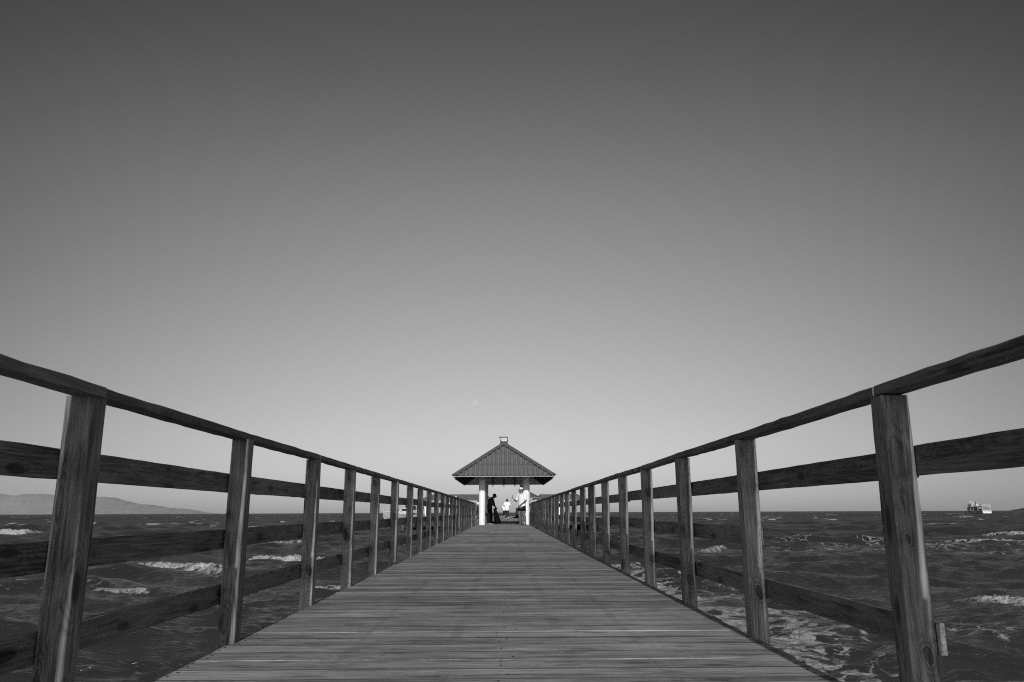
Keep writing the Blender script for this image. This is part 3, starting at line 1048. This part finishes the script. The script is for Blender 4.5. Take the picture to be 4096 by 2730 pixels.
# ------------------------------------------------------------------ people
def solid(caps, vox, name, mat, parent, smooth=4):
    """a single continuous surface grown round tapered capsules"""
    mb = MB()
    for (p, r0, q, r1) in caps:
        p, q = Vector(p), Vector(q)
        d = q - p
        L = d.length
        d = d.normalized() if L > 1e-5 else Vector((0, 0, 1))
        a = d.orthogonal().normalized()
        b = d.cross(a)
        pts = []
        for k in range(5):
            t = math.pi / 2 * (1 - k / 4)
            pts.append((-r0 * math.sin(t), max(1e-4, r0 * math.cos(t))))
        for k in range(5):
            t = math.pi / 2 * k / 4
            pts.append((L + r1 * math.sin(t), max(1e-4, r1 * math.cos(t))))
        n = 14
        vs = [p + d * h + (a * math.cos(2 * math.pi * i / n) + b * math.sin(2 * math.pi * i / n)) * r for h, r in pts for i in range(n)]
        fs = [(j * n + i, j * n + (i + 1) % n, (j + 1) * n + (i + 1) % n, (j + 1) * n + i) for j in range(len(pts) - 1) for i in range(n)]
        mb.add(vs, fs)
        mb.add([vs[i] for i in range(n)], [tuple(reversed(range(n)))])
        mb.add([vs[(len(pts) - 1) * n + i] for i in range(n)], [tuple(range(n))])
    me = mb.mesh(name + '_raw', mat, fix=False)
    bm = bmesh.new()
    bm.from_mesh(me)
    bmesh.ops.remove_doubles(bm, verts=bm.verts, dist=2e-4)
    bm.to_mesh(me)
    bm.free()
    tmp = put(name + '_raw', me)
    rm = tmp.modifiers.new('r', 'REMESH')
    rm.mode = 'VOXEL'
    rm.voxel_size = vox
    sm = tmp.modifiers.new('s', 'SMOOTH')
    sm.iterations = smooth
    sm.factor = 0.5
    bpy.context.view_layer.update()
    dg = bpy.context.evaluated_depsgraph_get()
    out = bpy.data.meshes.new_from_object(tmp.evaluated_get(dg))
    bpy.data.objects.remove(tmp)
    bpy.data.meshes.remove(me)
    out.name = name
    out.materials.clear()
    out.materials.append(MAT[mat])
    out.polygons.foreach_set('use_smooth', np.ones(len(out.polygons), dtype=bool))
    return put(name, out, parent)


def V(*a):
    return Vector(a)


def hand(caps, wrist, direction, palm_n, side, curl=0.5, k=1.0):
    """palm, four bent fingers of unequal length and a thumb from the side of the palm"""
    d = Vector(direction).normalized()
    nrm = Vector(palm_n).normalized()
    nrm = (nrm - d * nrm.dot(d)).normalized()
    w = d.cross(nrm) * side
    wrist = Vector(wrist)
    for o in (-0.028, -0.009, 0.010, 0.028):
        caps.append((wrist + d * 0.015 + w * o * 0.7, 0.016, wrist + d * 0.085 + w * o, 0.012))
    for o, ln in ((-0.030, 0.062), (-0.010, 0.078), (0.010, 0.084), (0.030, 0.074)):
        p = wrist + d * 0.092 + w * o
        dd = d
        for i, fr in enumerate((0.45, 0.32, 0.23)):
            ang = curl * (0.5 + 0.5 * i)
            dd = (d * math.cos(ang) + nrm * math.sin(ang)).normalized()
            q = p + dd * ln * fr * k
            caps.append((p, 0.0095 - 0.0008 * i, q, 0.009 - 0.0008 * i))
            p = q
    p = wrist + d * 0.03 + w * 0.034
    q = p + (d * 0.6 + w * 0.65 + nrm * 0.4).normalized() * 0.038
    r = q + (d * 0.85 + nrm * 0.5).normalized() * 0.03
    caps.append((p, 0.0125, q, 0.011))
    caps.append((q, 0.0105, r, 0.009))


def head_caps(c, fwd, up, k=1.0):
    c, f, u = Vector(c), Vector(fwd).normalized(), Vector(up).normalized()
    s = u.cross(f).normalized()
    P = lambda a, b, d: c + f * a * k + s * b * k + u * d * k
    L = [(P(-0.025, 0, 0.03), 0.088 * k, P(0.02, 0, 0.035), 0.082 * k),
         (P(0.03, 0, -0.02), 0.07 * k, P(0.045, 0, -0.07), 0.05 * k),
         (P(0.06, 0, -0.085), 0.028 * k, P(0.072, 0, -0.085), 0.024 * k),
         (P(0.088, 0, 0.015), 0.012 * k, P(0.108, 0, -0.022), 0.015 * k),
         (P(0.085, 0.018, -0.05), 0.011 * k, P(0.085, -0.018, -0.05), 0.011 * k),
         (P(0.075, 0.035, 0.03), 0.014 * k, P(0.075, -0.035, 0.03), 0.014 * k)]
    for e in (-1, 1):
        L.append((P(-0.01, e * 0.082, 0.02), 0.018 * k, P(-0.008, e * 0.078, -0.025), 0.012 * k))
    return L, P


def cap_hat(root, P, mat, k=1.0, tilt=0.0):
    """baseball cap: crown and a curved visor, in the head's own frame"""
    mb = MB()
    n, m_ = 20, 7
    vs, fs = [], []
    for j in range(m_):
        t = math.pi / 2 * j / (m_ - 1)
        for i in range(n):
            a = 2 * math.pi * i / n
            vs.append(P(-0.003 + 0.108 * math.cos(t) * math.cos(a), 0.095 * math.cos(t) * math.sin(a), 0.045 + 0.088 * math.sin(t)))
    for j in range(m_ - 1):
        for i in range(n):
            fs.append((j * n + i, j * n + (i + 1) % n, (j + 1) * n + (i + 1) % n, (j + 1) * n + i))
    mb.add(vs, fs, 0, True)
    crown = mb.build('cap', mat, root)
    mb = MB()
    top, bot = [], []
    for i in range(9):
        a = R_(-62 + 15.5 * i)
        for rr, dz in ((0.098, 0.05), (0.185 - 0.03 * abs(math.sin(a)), 0.038)):
            for dst, off in ((top, 0.004), (bot, -0.004)):
                dst.append(P(rr * math.cos(a), rr * math.sin(a) * 0.92, dz + off - 0.02 * abs(math.sin(a))))
    f = []
    for i in range(8):
        a, b2, c2, d2 = 2 * i, 2 * i + 1, 2 * i + 3, 2 * i + 2
        f.append((a, b2, c2, d2))
        f.append((18 + a, 18 + d2, 18 + c2, 18 + b2))
        f.append((b2, 18 + b2, 18 + c2, c2))
        f.append((a, d2, 18 + d2, 18 + a))
    mb.add(top + bot, f, 0)
    mb.build('visor', mat, crown)
    return crown


def eyes(root, P):
    for e in (-1, 1):
        b = MB()
        q = P(0.083, e * 0.032, 0.012)
        b.lathe([(max(1e-4, 0.009 * math.sin(math.pi * i / 6)), -0.009 * math.cos(math.pi * i / 6)) for i in range(7)], 8, c=q)
        b.build('eye', 'hair', root)


def hair_cap(root, P, k=1.0):
    caps = [(P(-0.035, 0, 0.045), 0.092, P(0.0, 0, 0.06), 0.083), (P(-0.055, 0.03, 0.0), 0.06, P(-0.055, -0.03, 0.0), 0.06)]
    return solid(caps, 0.014, 'hair', 'hair', root, 2)


def human(label, loc, face, J, wear, skin='skin', vox=0.009, handL=None, handR=None, head_f=(1, 0, 0), head_u=(0, 0, 1), hat=None, feet='shoe', fat=1.0, toes=None, group=None):
    """J: joints in a frame whose +X is where the chest faces and +Y the figure's left; wear: list of garments"""
    root = empty('person', label, 'person', loc, face, group)
    j = dict(pel=V(0, 0, .95), ch=V(0, 0, 1.26), nk=V(0, 0, 1.44), hd=V(.03, 0, 1.60), shL=V(0, .175, 1.39), shR=V(0, -.175, 1.39),
             elL=V(-.02, .25, 1.10), elR=V(-.02, -.25, 1.10), wrL=V(.05, .27, .86), wrR=V(.05, -.27, .86),
             hipL=V(0, .085, .92), hipR=V(0, -.085, .92), knL=V(.02, .10, .50), knR=V(.02, -.10, .50), anL=V(-.01, .11, .085), anR=V(-.01, -.11, .085),
             ftL=V(1, .15, 0), ftR=V(1, -.15, 0))
    for k, v in J.items():
        j[k] = Vector(v)
    c = []
    g = fat
    c += [(j['hipL'], .095 * g, j['hipR'], .095 * g), (j['pel'], .125 * g, j['ch'], .125 * g)]
    sh = (j['shL'] - j['shR']).normalized()
    for e in (-1, 1):
        c.append((j['pel'] + sh * .06 * e, .10 * g, j['ch'] + sh * .075 * e, .105 * g))
        c.append((j['ch'] + sh * .08 * e, .10 * g, j['nk'] + sh * .09 * e - V(0, 0, .05), .07))
    c.append((j['shL'], .062, j['shR'], .062))
    c.append((j['nk'] - (j['nk'] - j['ch']) * 0.2, .062, j['hd'] - Vector(head_u) * .06, .056))
    for s in 'LR':
        c.append((j['sh' + s], .058 * g, j['el' + s], .042 * g))
        c.append((j['el' + s], .041 * g, j['wr' + s], .027))
        c.append((j['hip' + s], .09 * g, j['kn' + s], .056 * g))
        mid = j['kn' + s].lerp(j['an' + s], 0.3)
        back = V(-.02, 0, 0)
        c.append((j['kn' + s], .054 * g, mid + back, .054 * g))
        c.append((mid + back, .053 * g, j['an' + s], .034))
        fd = j['ft' + s].normalized()
        an = j['an' + s]
        c.append((an - V(0, 0, .045) - fd * .03, .035, an - V(0, 0, .05) + fd * .09, .032))
        c.append((an - V(0, 0, .055) + fd * .09, .03, an - V(0, 0, .062) + fd * .165, .022))
    hc, P = head_caps(j['hd'], head_f, head_u)
    c += hc
    for s, spec in (('L', handL), ('R', handR)):
        d = (j['wr' + s] - j['el' + s]).normalized()
        nn = V(0, -1 if s == 'L' else 1, 0)
        cu = 0.45
        if spec:
            d, nn, cu = Vector(spec[0]), Vector(spec[1]), spec[2]
        hand(c, j['wr' + s], d, nn, 1 if s == 'L' else -1, cu)
    solid(c, vox, 'body', skin, root, 3)
    eyes(root, P)
    for w in wear:
        kind, mat = w[0], w[1]
        if kind in ('tee', 'shirt'):
            k = [(j['pel'] + V(0, 0, w[2] if len(w) > 2 else -.06), .145 * g, j['ch'], .145 * g)]
            for e in (-1, 1):
                k.append((j['pel'] + sh * .075 * e + V(0, 0, w[2] if len(w) > 2 else -.06), .125 * g, j['ch'] + sh * .085 * e, .125 * g))
                k.append((j['ch'] + sh * .085 * e, .12 * g, j['nk'] + sh * .085 * e - V(0, 0, .06), .078))
            k.append((j['shL'], .076, j['shR'], .076))
            fr = 0.72 if kind == 'tee' else 1.0
            for s in 'LR':
                k.append((j['sh' + s], .076 * g, j['sh' + s].lerp(j['el' + s], fr), .074 * g))
                if kind == 'shirt' and len(w) > 3:
                    k.append((j['el' + s], .06, j['el' + s].lerp(j['wr' + s], w[3]), .05))
            solid(k, max(vox, 0.011), 'shirt', mat, root, 4)
        if kind in ('shorts', 'trousers'):
            k = [(j['hipL'] + V(0, 0, .04), .11 * g, j['hipR'] + V(0, 0, .04), .11 * g)]
            for s in 'LR':
                if kind == 'shorts':
                    k.append((j['hip' + s], .112 * g, j['hip' + s].lerp(j['kn' + s], w[2] if len(w) > 2 else .55), .098 * g))
                else:
                    k.append((j['hip' + s], .108 * g, j['kn' + s], .076 * g))
                    k.append((j['kn' + s], .076 * g, j['kn' + s].lerp(j['an' + s], .96), .062))
            solid(k, max(vox, 0.011), kind, mat, root, 3)
    for s in 'LR':
        fd = j['ft' + s].normalized()
        an = j['an' + s]
        if feet == 'sandal':
            sd_ = fd.cross(V(0, 0, 1)).normalized()
            b = MB()
            q = []
            for a in range(16):
                t = 2 * math.pi * a / 16
                q.append((math.cos(t) * .145 + .06, math.sin(t) * (.048 if math.cos(t) < 0 else .056)))
            zz = an.z - .085
            top = [an + fd * x + sd_ * y + V(0, 0, -.072) for x, y in q]
            bot = [p - V(0, 0, .016) for p in top]
            b.add(top + bot, [tuple(range(16)), tuple(range(31, 15, -1))] + [(i, i + 16, (i + 1) % 16 + 16, (i + 1) % 16) for i in range(16)])
            for ee in (-1, 1):
                b.tube([an + fd * .13 + V(0, 0, -.045), an + fd * .09 + sd_ * .035 * ee + V(0, 0, -.035), an + fd * .04 + sd_ * .05 * ee + V(0, 0, -.07)], .008, 6)
            b.build('sandal', 'sandal', root)
        elif feet:
            k = [(an - V(0, 0, .035) - fd * .035, .05, an - V(0, 0, .04) + fd * .08, .048), (an - V(0, 0, .045) + fd * .08, .045, an - V(0, 0, .052) + fd * .17, .034)]
            solid(k, 0.012, 'shoe', feet, root, 2)
    if hat:
        cap_hat(root, P, hat)
    else:
        hair_cap(root, P)
    return root, P, j


# the man with the bottle: chest turned to the left and a little to the viewer, weight against the right front column
fR = math.atan2(-0.62, -0.78)
ra = human('man in a spotted white cap, white T-shirt and dark shorts holding a bottle', (0.86, 37.55, 0), fR,
           dict(hd=(.05, -.01, 1.585), wrR=(.37, -.19, 1.17), elR=(.10, -.28, 1.09), elL=(.0, .29, 1.10), wrL=(.22, .13, .90),
                knR=(.08, -.10, .50), anR=(.02, -.12, .085), knL=(-.0, .14, .50), anL=(-.05, .19, .085), ftL=(1, .5, 0), ftR=(1, -.1, 0)),
           [('tee', 'tee', -.07), ('shorts', 'blackcloth', .5)], skin='skin_mid', vox=0.008, head_f=(.86, -.5, -.04), hat='capcloth', feet='sandal', fat=1.1,
           handR=((.75, .2, .25), (0.1, .9, .3), 1.15), handL=((.35, -.25, -.9), (-.3, -.8, .1), 0.7))
ra[0].scale = (1.035, 1.035, 1.035)
Rr = Matrix.Rotation(fR, 3, 'Z')
bp = Rr @ V(.445, -.155, 1.17) * 1.035 + V(0.86, 37.55, 0)
b = MB()
b.lathe([(0.001, -.10), (.031, -.10), (.033, -.085), (.033, .04), (.028, .075), (.014, .115), (.0125, .165), (.0145, .17), (.0145, .185), (.001, .185)], 16)
bt = b.build('bottle', plain('green_brown_bottle_glass', 0.02, 0.12, spec=0.6), None, bp)
b = MB()
b.lathe([(.0335, -.06), (.0337, .02)], 16)
b.build('label', 'whitegloss', bt)
b = MB()
b.lathe([(.016, .182), (.016, .196), (.001, .197)], 12)
b.build('bottle_cap', 'black', bt)
tag(bt, 'dark drink bottle with white label, held by the man in the spotted cap', 'bottle')

# the man bending over the sack, in the roof's shadow
fL = R_(-8)
human('man in dark clothes and cap, head bowed, holding the mouth of a big black sack', (-0.72, 43.2, 0), fL,
      dict(pel=(-.07, 0, .90), ch=(-.02, 0, 1.22), nk=(.06, 0, 1.39), hd=(.19, 0, 1.48), shL=(.05, .17, 1.34), shR=(.05, -.17, 1.34),
           elL=(.13, .21, 1.07), elR=(.13, -.19, 1.05), wrL=(.26, .08, .88), wrR=(.26, -.10, .88), hipL=(-.07, .085, .88), hipR=(-.07, -.085, .88),
           knL=(.02, .10, .48), knR=(-.08, -.10, .48), anL=(.02, .11, .085), anR=(-.17, -.12, .085)),
      [('shirt', 'print', -.06, .35), ('trousers', 'blackcloth')], vox=0.010, head_f=(.86, 0, -.5), head_u=(.5, 0, .86), hat='blackcloth', feet='blackcloth')
mb = MB()
rng = random.Random(3)
ringsn, nn = 15, 22
vs, fs = [], []
for j_ in range(ringsn):
    tt = j_ / (ringsn - 1)
    z = 0.012 + tt * 0.80
    cx = 0.16 * (1 - tt) + 0.0 * tt
    rad = 0.145 * (1 - tt) ** 0.75 + 0.055 + 0.05 * math.exp(-((tt - 1) / 0.06) ** 2)
    if j_ == 0:
        rad *= 0.93
    for i in range(nn):
        a = 2 * math.pi * i / nn
        wob = 1 + 0.10 * math.sin(3 * a + 4 * tt) + 0.06 * math.sin(7 * a - 6 * tt) + rng.uniform(-.02, .02)
        vs.append((cx + rad * wob * math.cos(a), rad * wob * math.sin(a) * 0.85, z))
for j_ in range(ringsn - 1):
    for i in range(nn):
        fs.append((j_ * nn + i, j_ * nn + (i + 1) % nn, (j_ + 1) * nn + (i + 1) % nn, (j_ + 1) * nn + i))
fs.append(tuple(reversed(range(nn))))
mb.add(vs, fs, 0, True)
sk = mb.build('sack', 'sack', None, (-0.50, 43.05, 0))
tag(sk, 'big black sack standing on the walkway, gathered in the hands of the bowed man', 'sack')

# people further out
human('man in a white shirt and dark trousers walking away down the middle of the pier', (0.27, 68.0, 0), R_(92),
      dict(elL=(-.10, .29, 1.12), elR=(-.10, -.29, 1.12), wrL=(.16, .22, 1.13), wrR=(.16, -.22, 1.13), knL=(.10, .09, .50), anL=(.02, .09, .085), knR=(.05, -.10, .49), anR=(-.24, -.10, .15), ftR=(1, 0, -.5), hd=(.03, 0, 1.58)),
      [('tee', 'tee', -.12), ('trousers', 'greycloth')], vox=0.013, feet='shoe')
human('person in a white shirt behind the man walking away', (0.02, 105.0, 0), R_(88),
      dict(knL=(.08, .09, .49), anL=(.04, .09, .085), anR=(-.2, -.1, .14), wrL=(.0, .30, .84), hd=(.03, 0, 1.5), nk=(0, 0, 1.36)),
      [('tee', 'tee', -.08), ('trousers', 'blackcloth')], vox=0.016, feet='shoe')


def sitter(label, loc, face, pant, shoe, extra=None, shirt='blackcloth', hat=None):
    J = dict(pel=(0, 0, .55), ch=(-.03, 0, .86), nk=(-.02, 0, 1.04), hd=(.02, 0, 1.19), shL=(-.02, .175, .99), shR=(-.02, -.175, .99), elL=(.06, .24, .73), elR=(.06, -.24, .73),
             wrL=(.27, .12, .64), wrR=(.27, -.12, .64), hipL=(0, .09, .55), hipR=(0, -.09, .55), knL=(.42, .12, .52), knR=(.42, -.12, .52), anL=(.46, .12, .085), anR=(.40, -.14, .085))
    J.update(extra or {})
    return human(label, loc, face, J, [('shirt', shirt, 0.0, .3), ('trousers', pant)], vox=0.013, feet=shoe, hat=hat)


sitter('person in dark clothes and pale shoes seated behind the left front column', (-1.20, 40.3, -0.02), R_(-4), 'blackcloth', 'greyshoe')
sitter('person in black seated with crossed legs on the right bench of the pavilion', (1.36, 43.2, -0.02), R_(180), 'blackcloth', 'blackcloth',
       dict(knL=(.44, .02, .62), anL=(.66, -.08, .40), ftL=(1, 0, -.1), anR=(.52, -.10, .085)))
human('person in patterned shirt and white cap, mostly hidden by the left front column', (-3.45, 101.5, 0), R_(60), {}, [('tee', 'camo'), ('trousers', 'greycloth')], vox=0.014, hat='whitegloss', feet='shoe')
human('person in dark clothes standing at the left end of the far platform', (-11.25, 108.0, 0), R_(-70), {}, [('tee', 'blackcloth'), ('trousers', 'blackcloth')], vox=0.016, feet='blackcloth')

# ------------------------------------------------------------------ boats
def ferry():
    d = 505.0
    x, y = 302.0, 500.0
    r = empty('passenger_boat', 'white two-deck passenger boat riding at anchor far off on the right', 'boat', (x, y, SEA - y * y / (2 * EARTH) + 0.15), 0)
    # +X of the hull points at the bow: away and to the left
    r.rotation_euler = (R_(1.0), R_(1.5), R_(94))
    L, B = 18.0, 3.1
    secs = [(-9.0, 0.93, 0.0, 1.55), (-8.6, 0.97, -0.4, 1.5), (-4, 1.0, -0.6, 1.5), (1, 1.0, -0.6, 1.6), (5, 0.82, -0.6, 2.0), (7.5, 0.48, -0.5, 2.6), (9.2, 0.06, 0.6, 3.1)]
    mb = MB()
    vs = []
    for (sx, w, zb, zt) in secs:
        hw = B * w
        vs += [(sx, -hw, zt), (sx, -hw * 0.96, zb + 0.7), (sx, -hw * 0.55, zb - 0.2), (sx, hw * 0.55, zb - 0.2), (sx, hw * 0.96, zb + 0.7), (sx, hw, zt)]
    fs = [(i * 6 + k, (i + 1) * 6 + k, (i + 1) * 6 + k + 1, i * 6 + k + 1) for i in range(len(secs) - 1) for k in range(5)]
    fs += [(0, 1, 2, 3, 4, 5), tuple(reversed([(len(secs) - 1) * 6 + k for k in range(6)]))]
    mb.add(vs, fs)
    hull = mb.build('hull', 'greyhull', r)  # side coloured grey for its weaker sun; the transom gets the sunlit white
    mb = MB()
    for i in range(len(secs) - 1):
        for e in (-1, 1):
            a, b_ = secs[i], secs[i + 1]
            mb.tube([(a[0], e * B * a[1], a[3]), (b_[0], e * B * b_[1], b_[3])], 0.09, 6)
    mb.build('gunwale', 'offwhite', hull)
    mb = MB()
    mb.box((0.2, 0, 1.32), (16.4, 5.5, 0.08))
    mb.build('main_deck', 'greyhull', r)
    mb = MB()
    mb.box((-9.1, 0, 0.78), (0.08, 5.7, 1.5))
    stern = mb.build('transom', 'whitegloss', r)
    mb = MB()
    rg = random.Random(2)
    for k in range(9):
        mb.box((-9.16, -2.0 + 0.5 * k, 0.85 + 0.12 * math.sin(k)), (0.03, 0.32, rg.uniform(.12, .4)))
    mb.build('lettering', 'black', stern)
    mb = MB()
    mb.box((4.3, 0, 2.75), (3.9, 4.4, 2.75))
    cab = mb.build('cabin', 'greyhull', r)
    mb = MB()
    for e in (-1, 1):
        mb.box((4.3, e * 2.22, 3.1), (1.0, 0.05, 0.6))
    mb.build('window', 'darkglass', cab)
    mb = MB()
    mb.box((-1.5, 0, 4.22), (15.2, 5.9, 0.22))
    mb.box((6.5, 0, 4.2), (1.6, 4.6, 0.2))
    mb.build('upper_deck', 'offwhite', r)
    for sx in (-8.6, -4.6, -0.6, 2.2):
        for e in (-1, 1):
            mb = MB()
            mb.box((sx, e * 2.75, 2.73), (0.24, 0.16, 2.75))
            mb.build('stanchion', 'offwhite', r)
    mb = MB()
    mb.box((-0.8, 0, 2.1), (3.0, 3.4, 1.45))
    mb.build('engine_casing', 'darkwood', r)
    mb = MB()
    for sx in np.arange(-8.9, 2.0, 0.75):
        for e in (-1, 1):
            mb.box((sx, e * 2.85, 4.85), (0.07, 0.07, 1.05))
    for e in (-1, 1):
        for z in (4.6, 4.95, 5.38):
            mb.box((-3.6, e * 2.85, z), (10.8, 0.07, 0.09))
    for z in (4.6, 4.95, 5.38):
        mb.box((-8.95, 0, z), (0.07, 5.7, 0.09))
    mb.build('railing', 'offwhite', r)
    mb = MB()
    mb.box((3.9, 0, 5.0), (3.6, 3.8, 1.35))
    mb.box((3.9, 0, 5.74), (4.3, 4.4, 0.14))
    wh = mb.build('wheelhouse', 'offwhite', r)
    mb = MB()
    for k in range(4):
        for e in (-1, 1):
            mb.box((2.6 + 0.85 * k, e * 1.92, 5.1), (0.55, 0.05, 0.8))
    mb.build('window', 'darkglass', wh)
    mb = MB()
    for q, w in ((4.9, 1.5),):
        mb.box((q, 0, 6.9), (0.2, 0.2, 2.2))
        mb.box((q, 0, 7.3), (0.16, 2.6, 0.2))
        mb.box((q, 0.4, 7.75), (0.16, 1.2, 0.16))
        mb.box((q - 1.1, 0, 6.5), (0.9, 1.1, 0.45))
    mb.build('mast', 'offwhite', r)
    mb = MB()
    mb.box((0.6, 0, 6.4), (0.14, 0.14, 2.2), rot=Matrix.Rotation(R_(-8), 3, 'Y'))
    mb.box((0.1, 0.5, 6.4), (0.1, 0.1, 2.0), rot=Matrix.Rotation(R_(-8), 3, 'Y'))
    mb.build('antenna', 'black', r)
    mb = MB()
    mb.box((-0.2, 0, 5.2), (1.3, 1.6, 1.7))
    mb.build('funnel', 'offwhite', r)
    tire = MB()
    n, q = 16, 8
    tv = [((0.42 + 0.17 * math.cos(2 * math.pi * b_ / q)) * math.cos(2 * math.pi * a / n), 0.17 * math.sin(2 * math.pi * b_ / q), (0.42 + 0.17 * math.cos(2 * math.pi * b_ / q)) * math.sin(2 * math.pi * a / n)) for a in range(n) for b_ in range(q)]
    tire.add(tv, [(a * q + b_, ((a + 1) % n) * q + b_, ((a + 1) % n) * q + (b_ + 1) % q, a * q + (b_ + 1) % q) for a in range(n) for b_ in range(q)], 0, True)
    tme = tire.mesh('tyre_fender', 'black')
    for sx, z in ((-4.5, 0.95), (3.2, 1.2), (-7.6, 0.9)):
        for e in (-1, 1):
            put('tyre_fender', tme, r, (sx, e * (B + 0.1), z))
    return r


ferry()


def cruiser():
    d = 205.0
    x, y = -26.2, 205.0
    r = empty('motor_cruiser', 'white motor cruiser with flared bow and canopy, glimpsed through the left railing', 'boat', (x, y, SEA), 0)
    r.rotation_euler = (0, R_(-2.0), R_(180 + 38))        # bow to the left and towards the viewer
    secs = [(-5.6, 1.7, -0.2, 1.5), (-2, 1.9, -0.3, 1.7), (1.5, 1.8, -0.3, 2.0), (3.8, 1.25, -0.2, 2.3), (5.0, 0.7, 0.2, 2.45), (5.9, 0.06, 1.2, 2.55)]
    mb = MB()
    vs = []
    for (sx, hw, zb, zt) in secs:
        vs += [(sx, -hw, zt), (sx, -hw * 0.9, zb + 0.8), (sx, -hw * 0.45, zb - 0.2), (sx, hw * 0.45, zb - 0.2), (sx, hw * 0.9, zb + 0.8), (sx, hw, zt)]
    fs = [(i * 6 + k, (i + 1) * 6 + k, (i + 1) * 6 + k + 1, i * 6 + k + 1) for i in range(len(secs) - 1) for k in range(5)]
    fs += [(0, 1, 2, 3, 4, 5), tuple(reversed([(len(secs) - 1) * 6 + k for k in range(6)])), ]
    fs += [(i * 6, i * 6 + 5, (i + 1) * 6 + 5, (i + 1) * 6) for i in range(len(secs) - 1)]
    mb.add(vs, fs)
    hull = mb.build('hull', 'greyhull', r)
    mb = MB()
    for i in range(len(secs) - 1):
        for e in (-1, 1):
            a, b_ = secs[i], secs[i + 1]
            mb.tube([(a[0], e * a[1], a[3] - 0.05), (b_[0], e * b_[1], b_[3] - 0.05)], 0.10, 6)
    mb.build('gunwale', 'offwhite', hull)
    mb = MB()
    pf = [(-1.6, 1.6), (2.6, 2.0), (1.5, 3.25), (0.6, 3.5), (-1.6, 3.5)]
    mb.prism([(u, w) for u, w in pf], -1.3, 1.3, 'Y')
    cab = mb.build('cabin', 'offwhite', r)
    mb = MB()
    rot = Matrix.Rotation(math.atan2(1.1, 1.25) + R_(90) - R_(90), 3, 'Y')
    mb.box((2.08, 0, 2.68), (0.9, 2.1, 0.05), rot=Matrix.Rotation(math.atan2(1.25, 1.1), 3, 'Y'))
    for e in (-1, 1):
        mb.box((0.2, e * 1.31, 2.95), (2.2, 0.04, 0.5))
    mb.build('windscreen', 'darkglass', cab)
    mb = MB()
    mb.box((-3.0, 0, 4.55), (5.2, 3.0, 0.10))
    mb.build('canopy', 'offwhite', r)
    for sx in (-5.4, -3.0, -0.7):
        for e in (-1, 1):
            mb = MB()
            mb.box((sx, e * 1.4, 3.15), (0.10, 0.08, 2.75))
            mb.build('canopy_post', 'offwhite', r)
    mb = MB()
    mb.box((-3.0, 0.0, 3.6), (3.6, 2.4, 1.0))
    mb.build('dark_opening', 'darkwood', r)  # solid dark block stands in for the shade of the canopy opening
    mb = MB()
    for a, b_ in zip(secs[2:-1], secs[3:]):
        for e in (-1, 1):
            mb.tube([(a[0], e * a[1], a[3] + 0.65), (b_[0], e * b_[1], b_[3] + 0.65)], 0.035, 5)
            mb.tube([(b_[0], e * b_[1], b_[3]), (b_[0], e * b_[1], b_[3] + 0.65)], 0.03, 5)
    mb.build('bow_rail', 'offwhite', r)
    mb = MB()
    mb.box((3.6, -0.55, 3.5), (0.06, 0.06, 2.3))
    mb.box((3.6, 0.55, 3.5), (0.06, 0.06, 2.3))
    for z in (3.2, 3.9, 4.6):
        mb.box((3.6, 0, z), (0.06, 1.1, 0.06))
    mb.box((3.2, 0.1, 4.0), (0.05, 0.9, 1.0))
    mb.build('pulpit_frame', 'greyhull', r)
    return r


cruiser()

# ------------------------------------------------------------------ sea haze
hz = MB()
hz.box((0, 3000, 240), (36000, 30000, 880))
ho = hz.build('haze', None)
ho.data.materials.clear()
hm = bpy.data.materials.new('sea_haze')
hm.use_nodes = True
hm.node_tree.nodes.clear()
ht = NT(hm.node_tree)
vol = ht.n('ShaderNodeVolumePrincipled', {'Color': (0.9, 0.9, 0.9, 1), 'Density': 2.5e-5})
ht.n('ShaderNodeOutputMaterial', {'Volume': vol.outputs[0]})
ho.data.materials.append(hm)
tag(ho, 'thin sea haze that pales the hills over the bay', 'haze', kind='stuff')
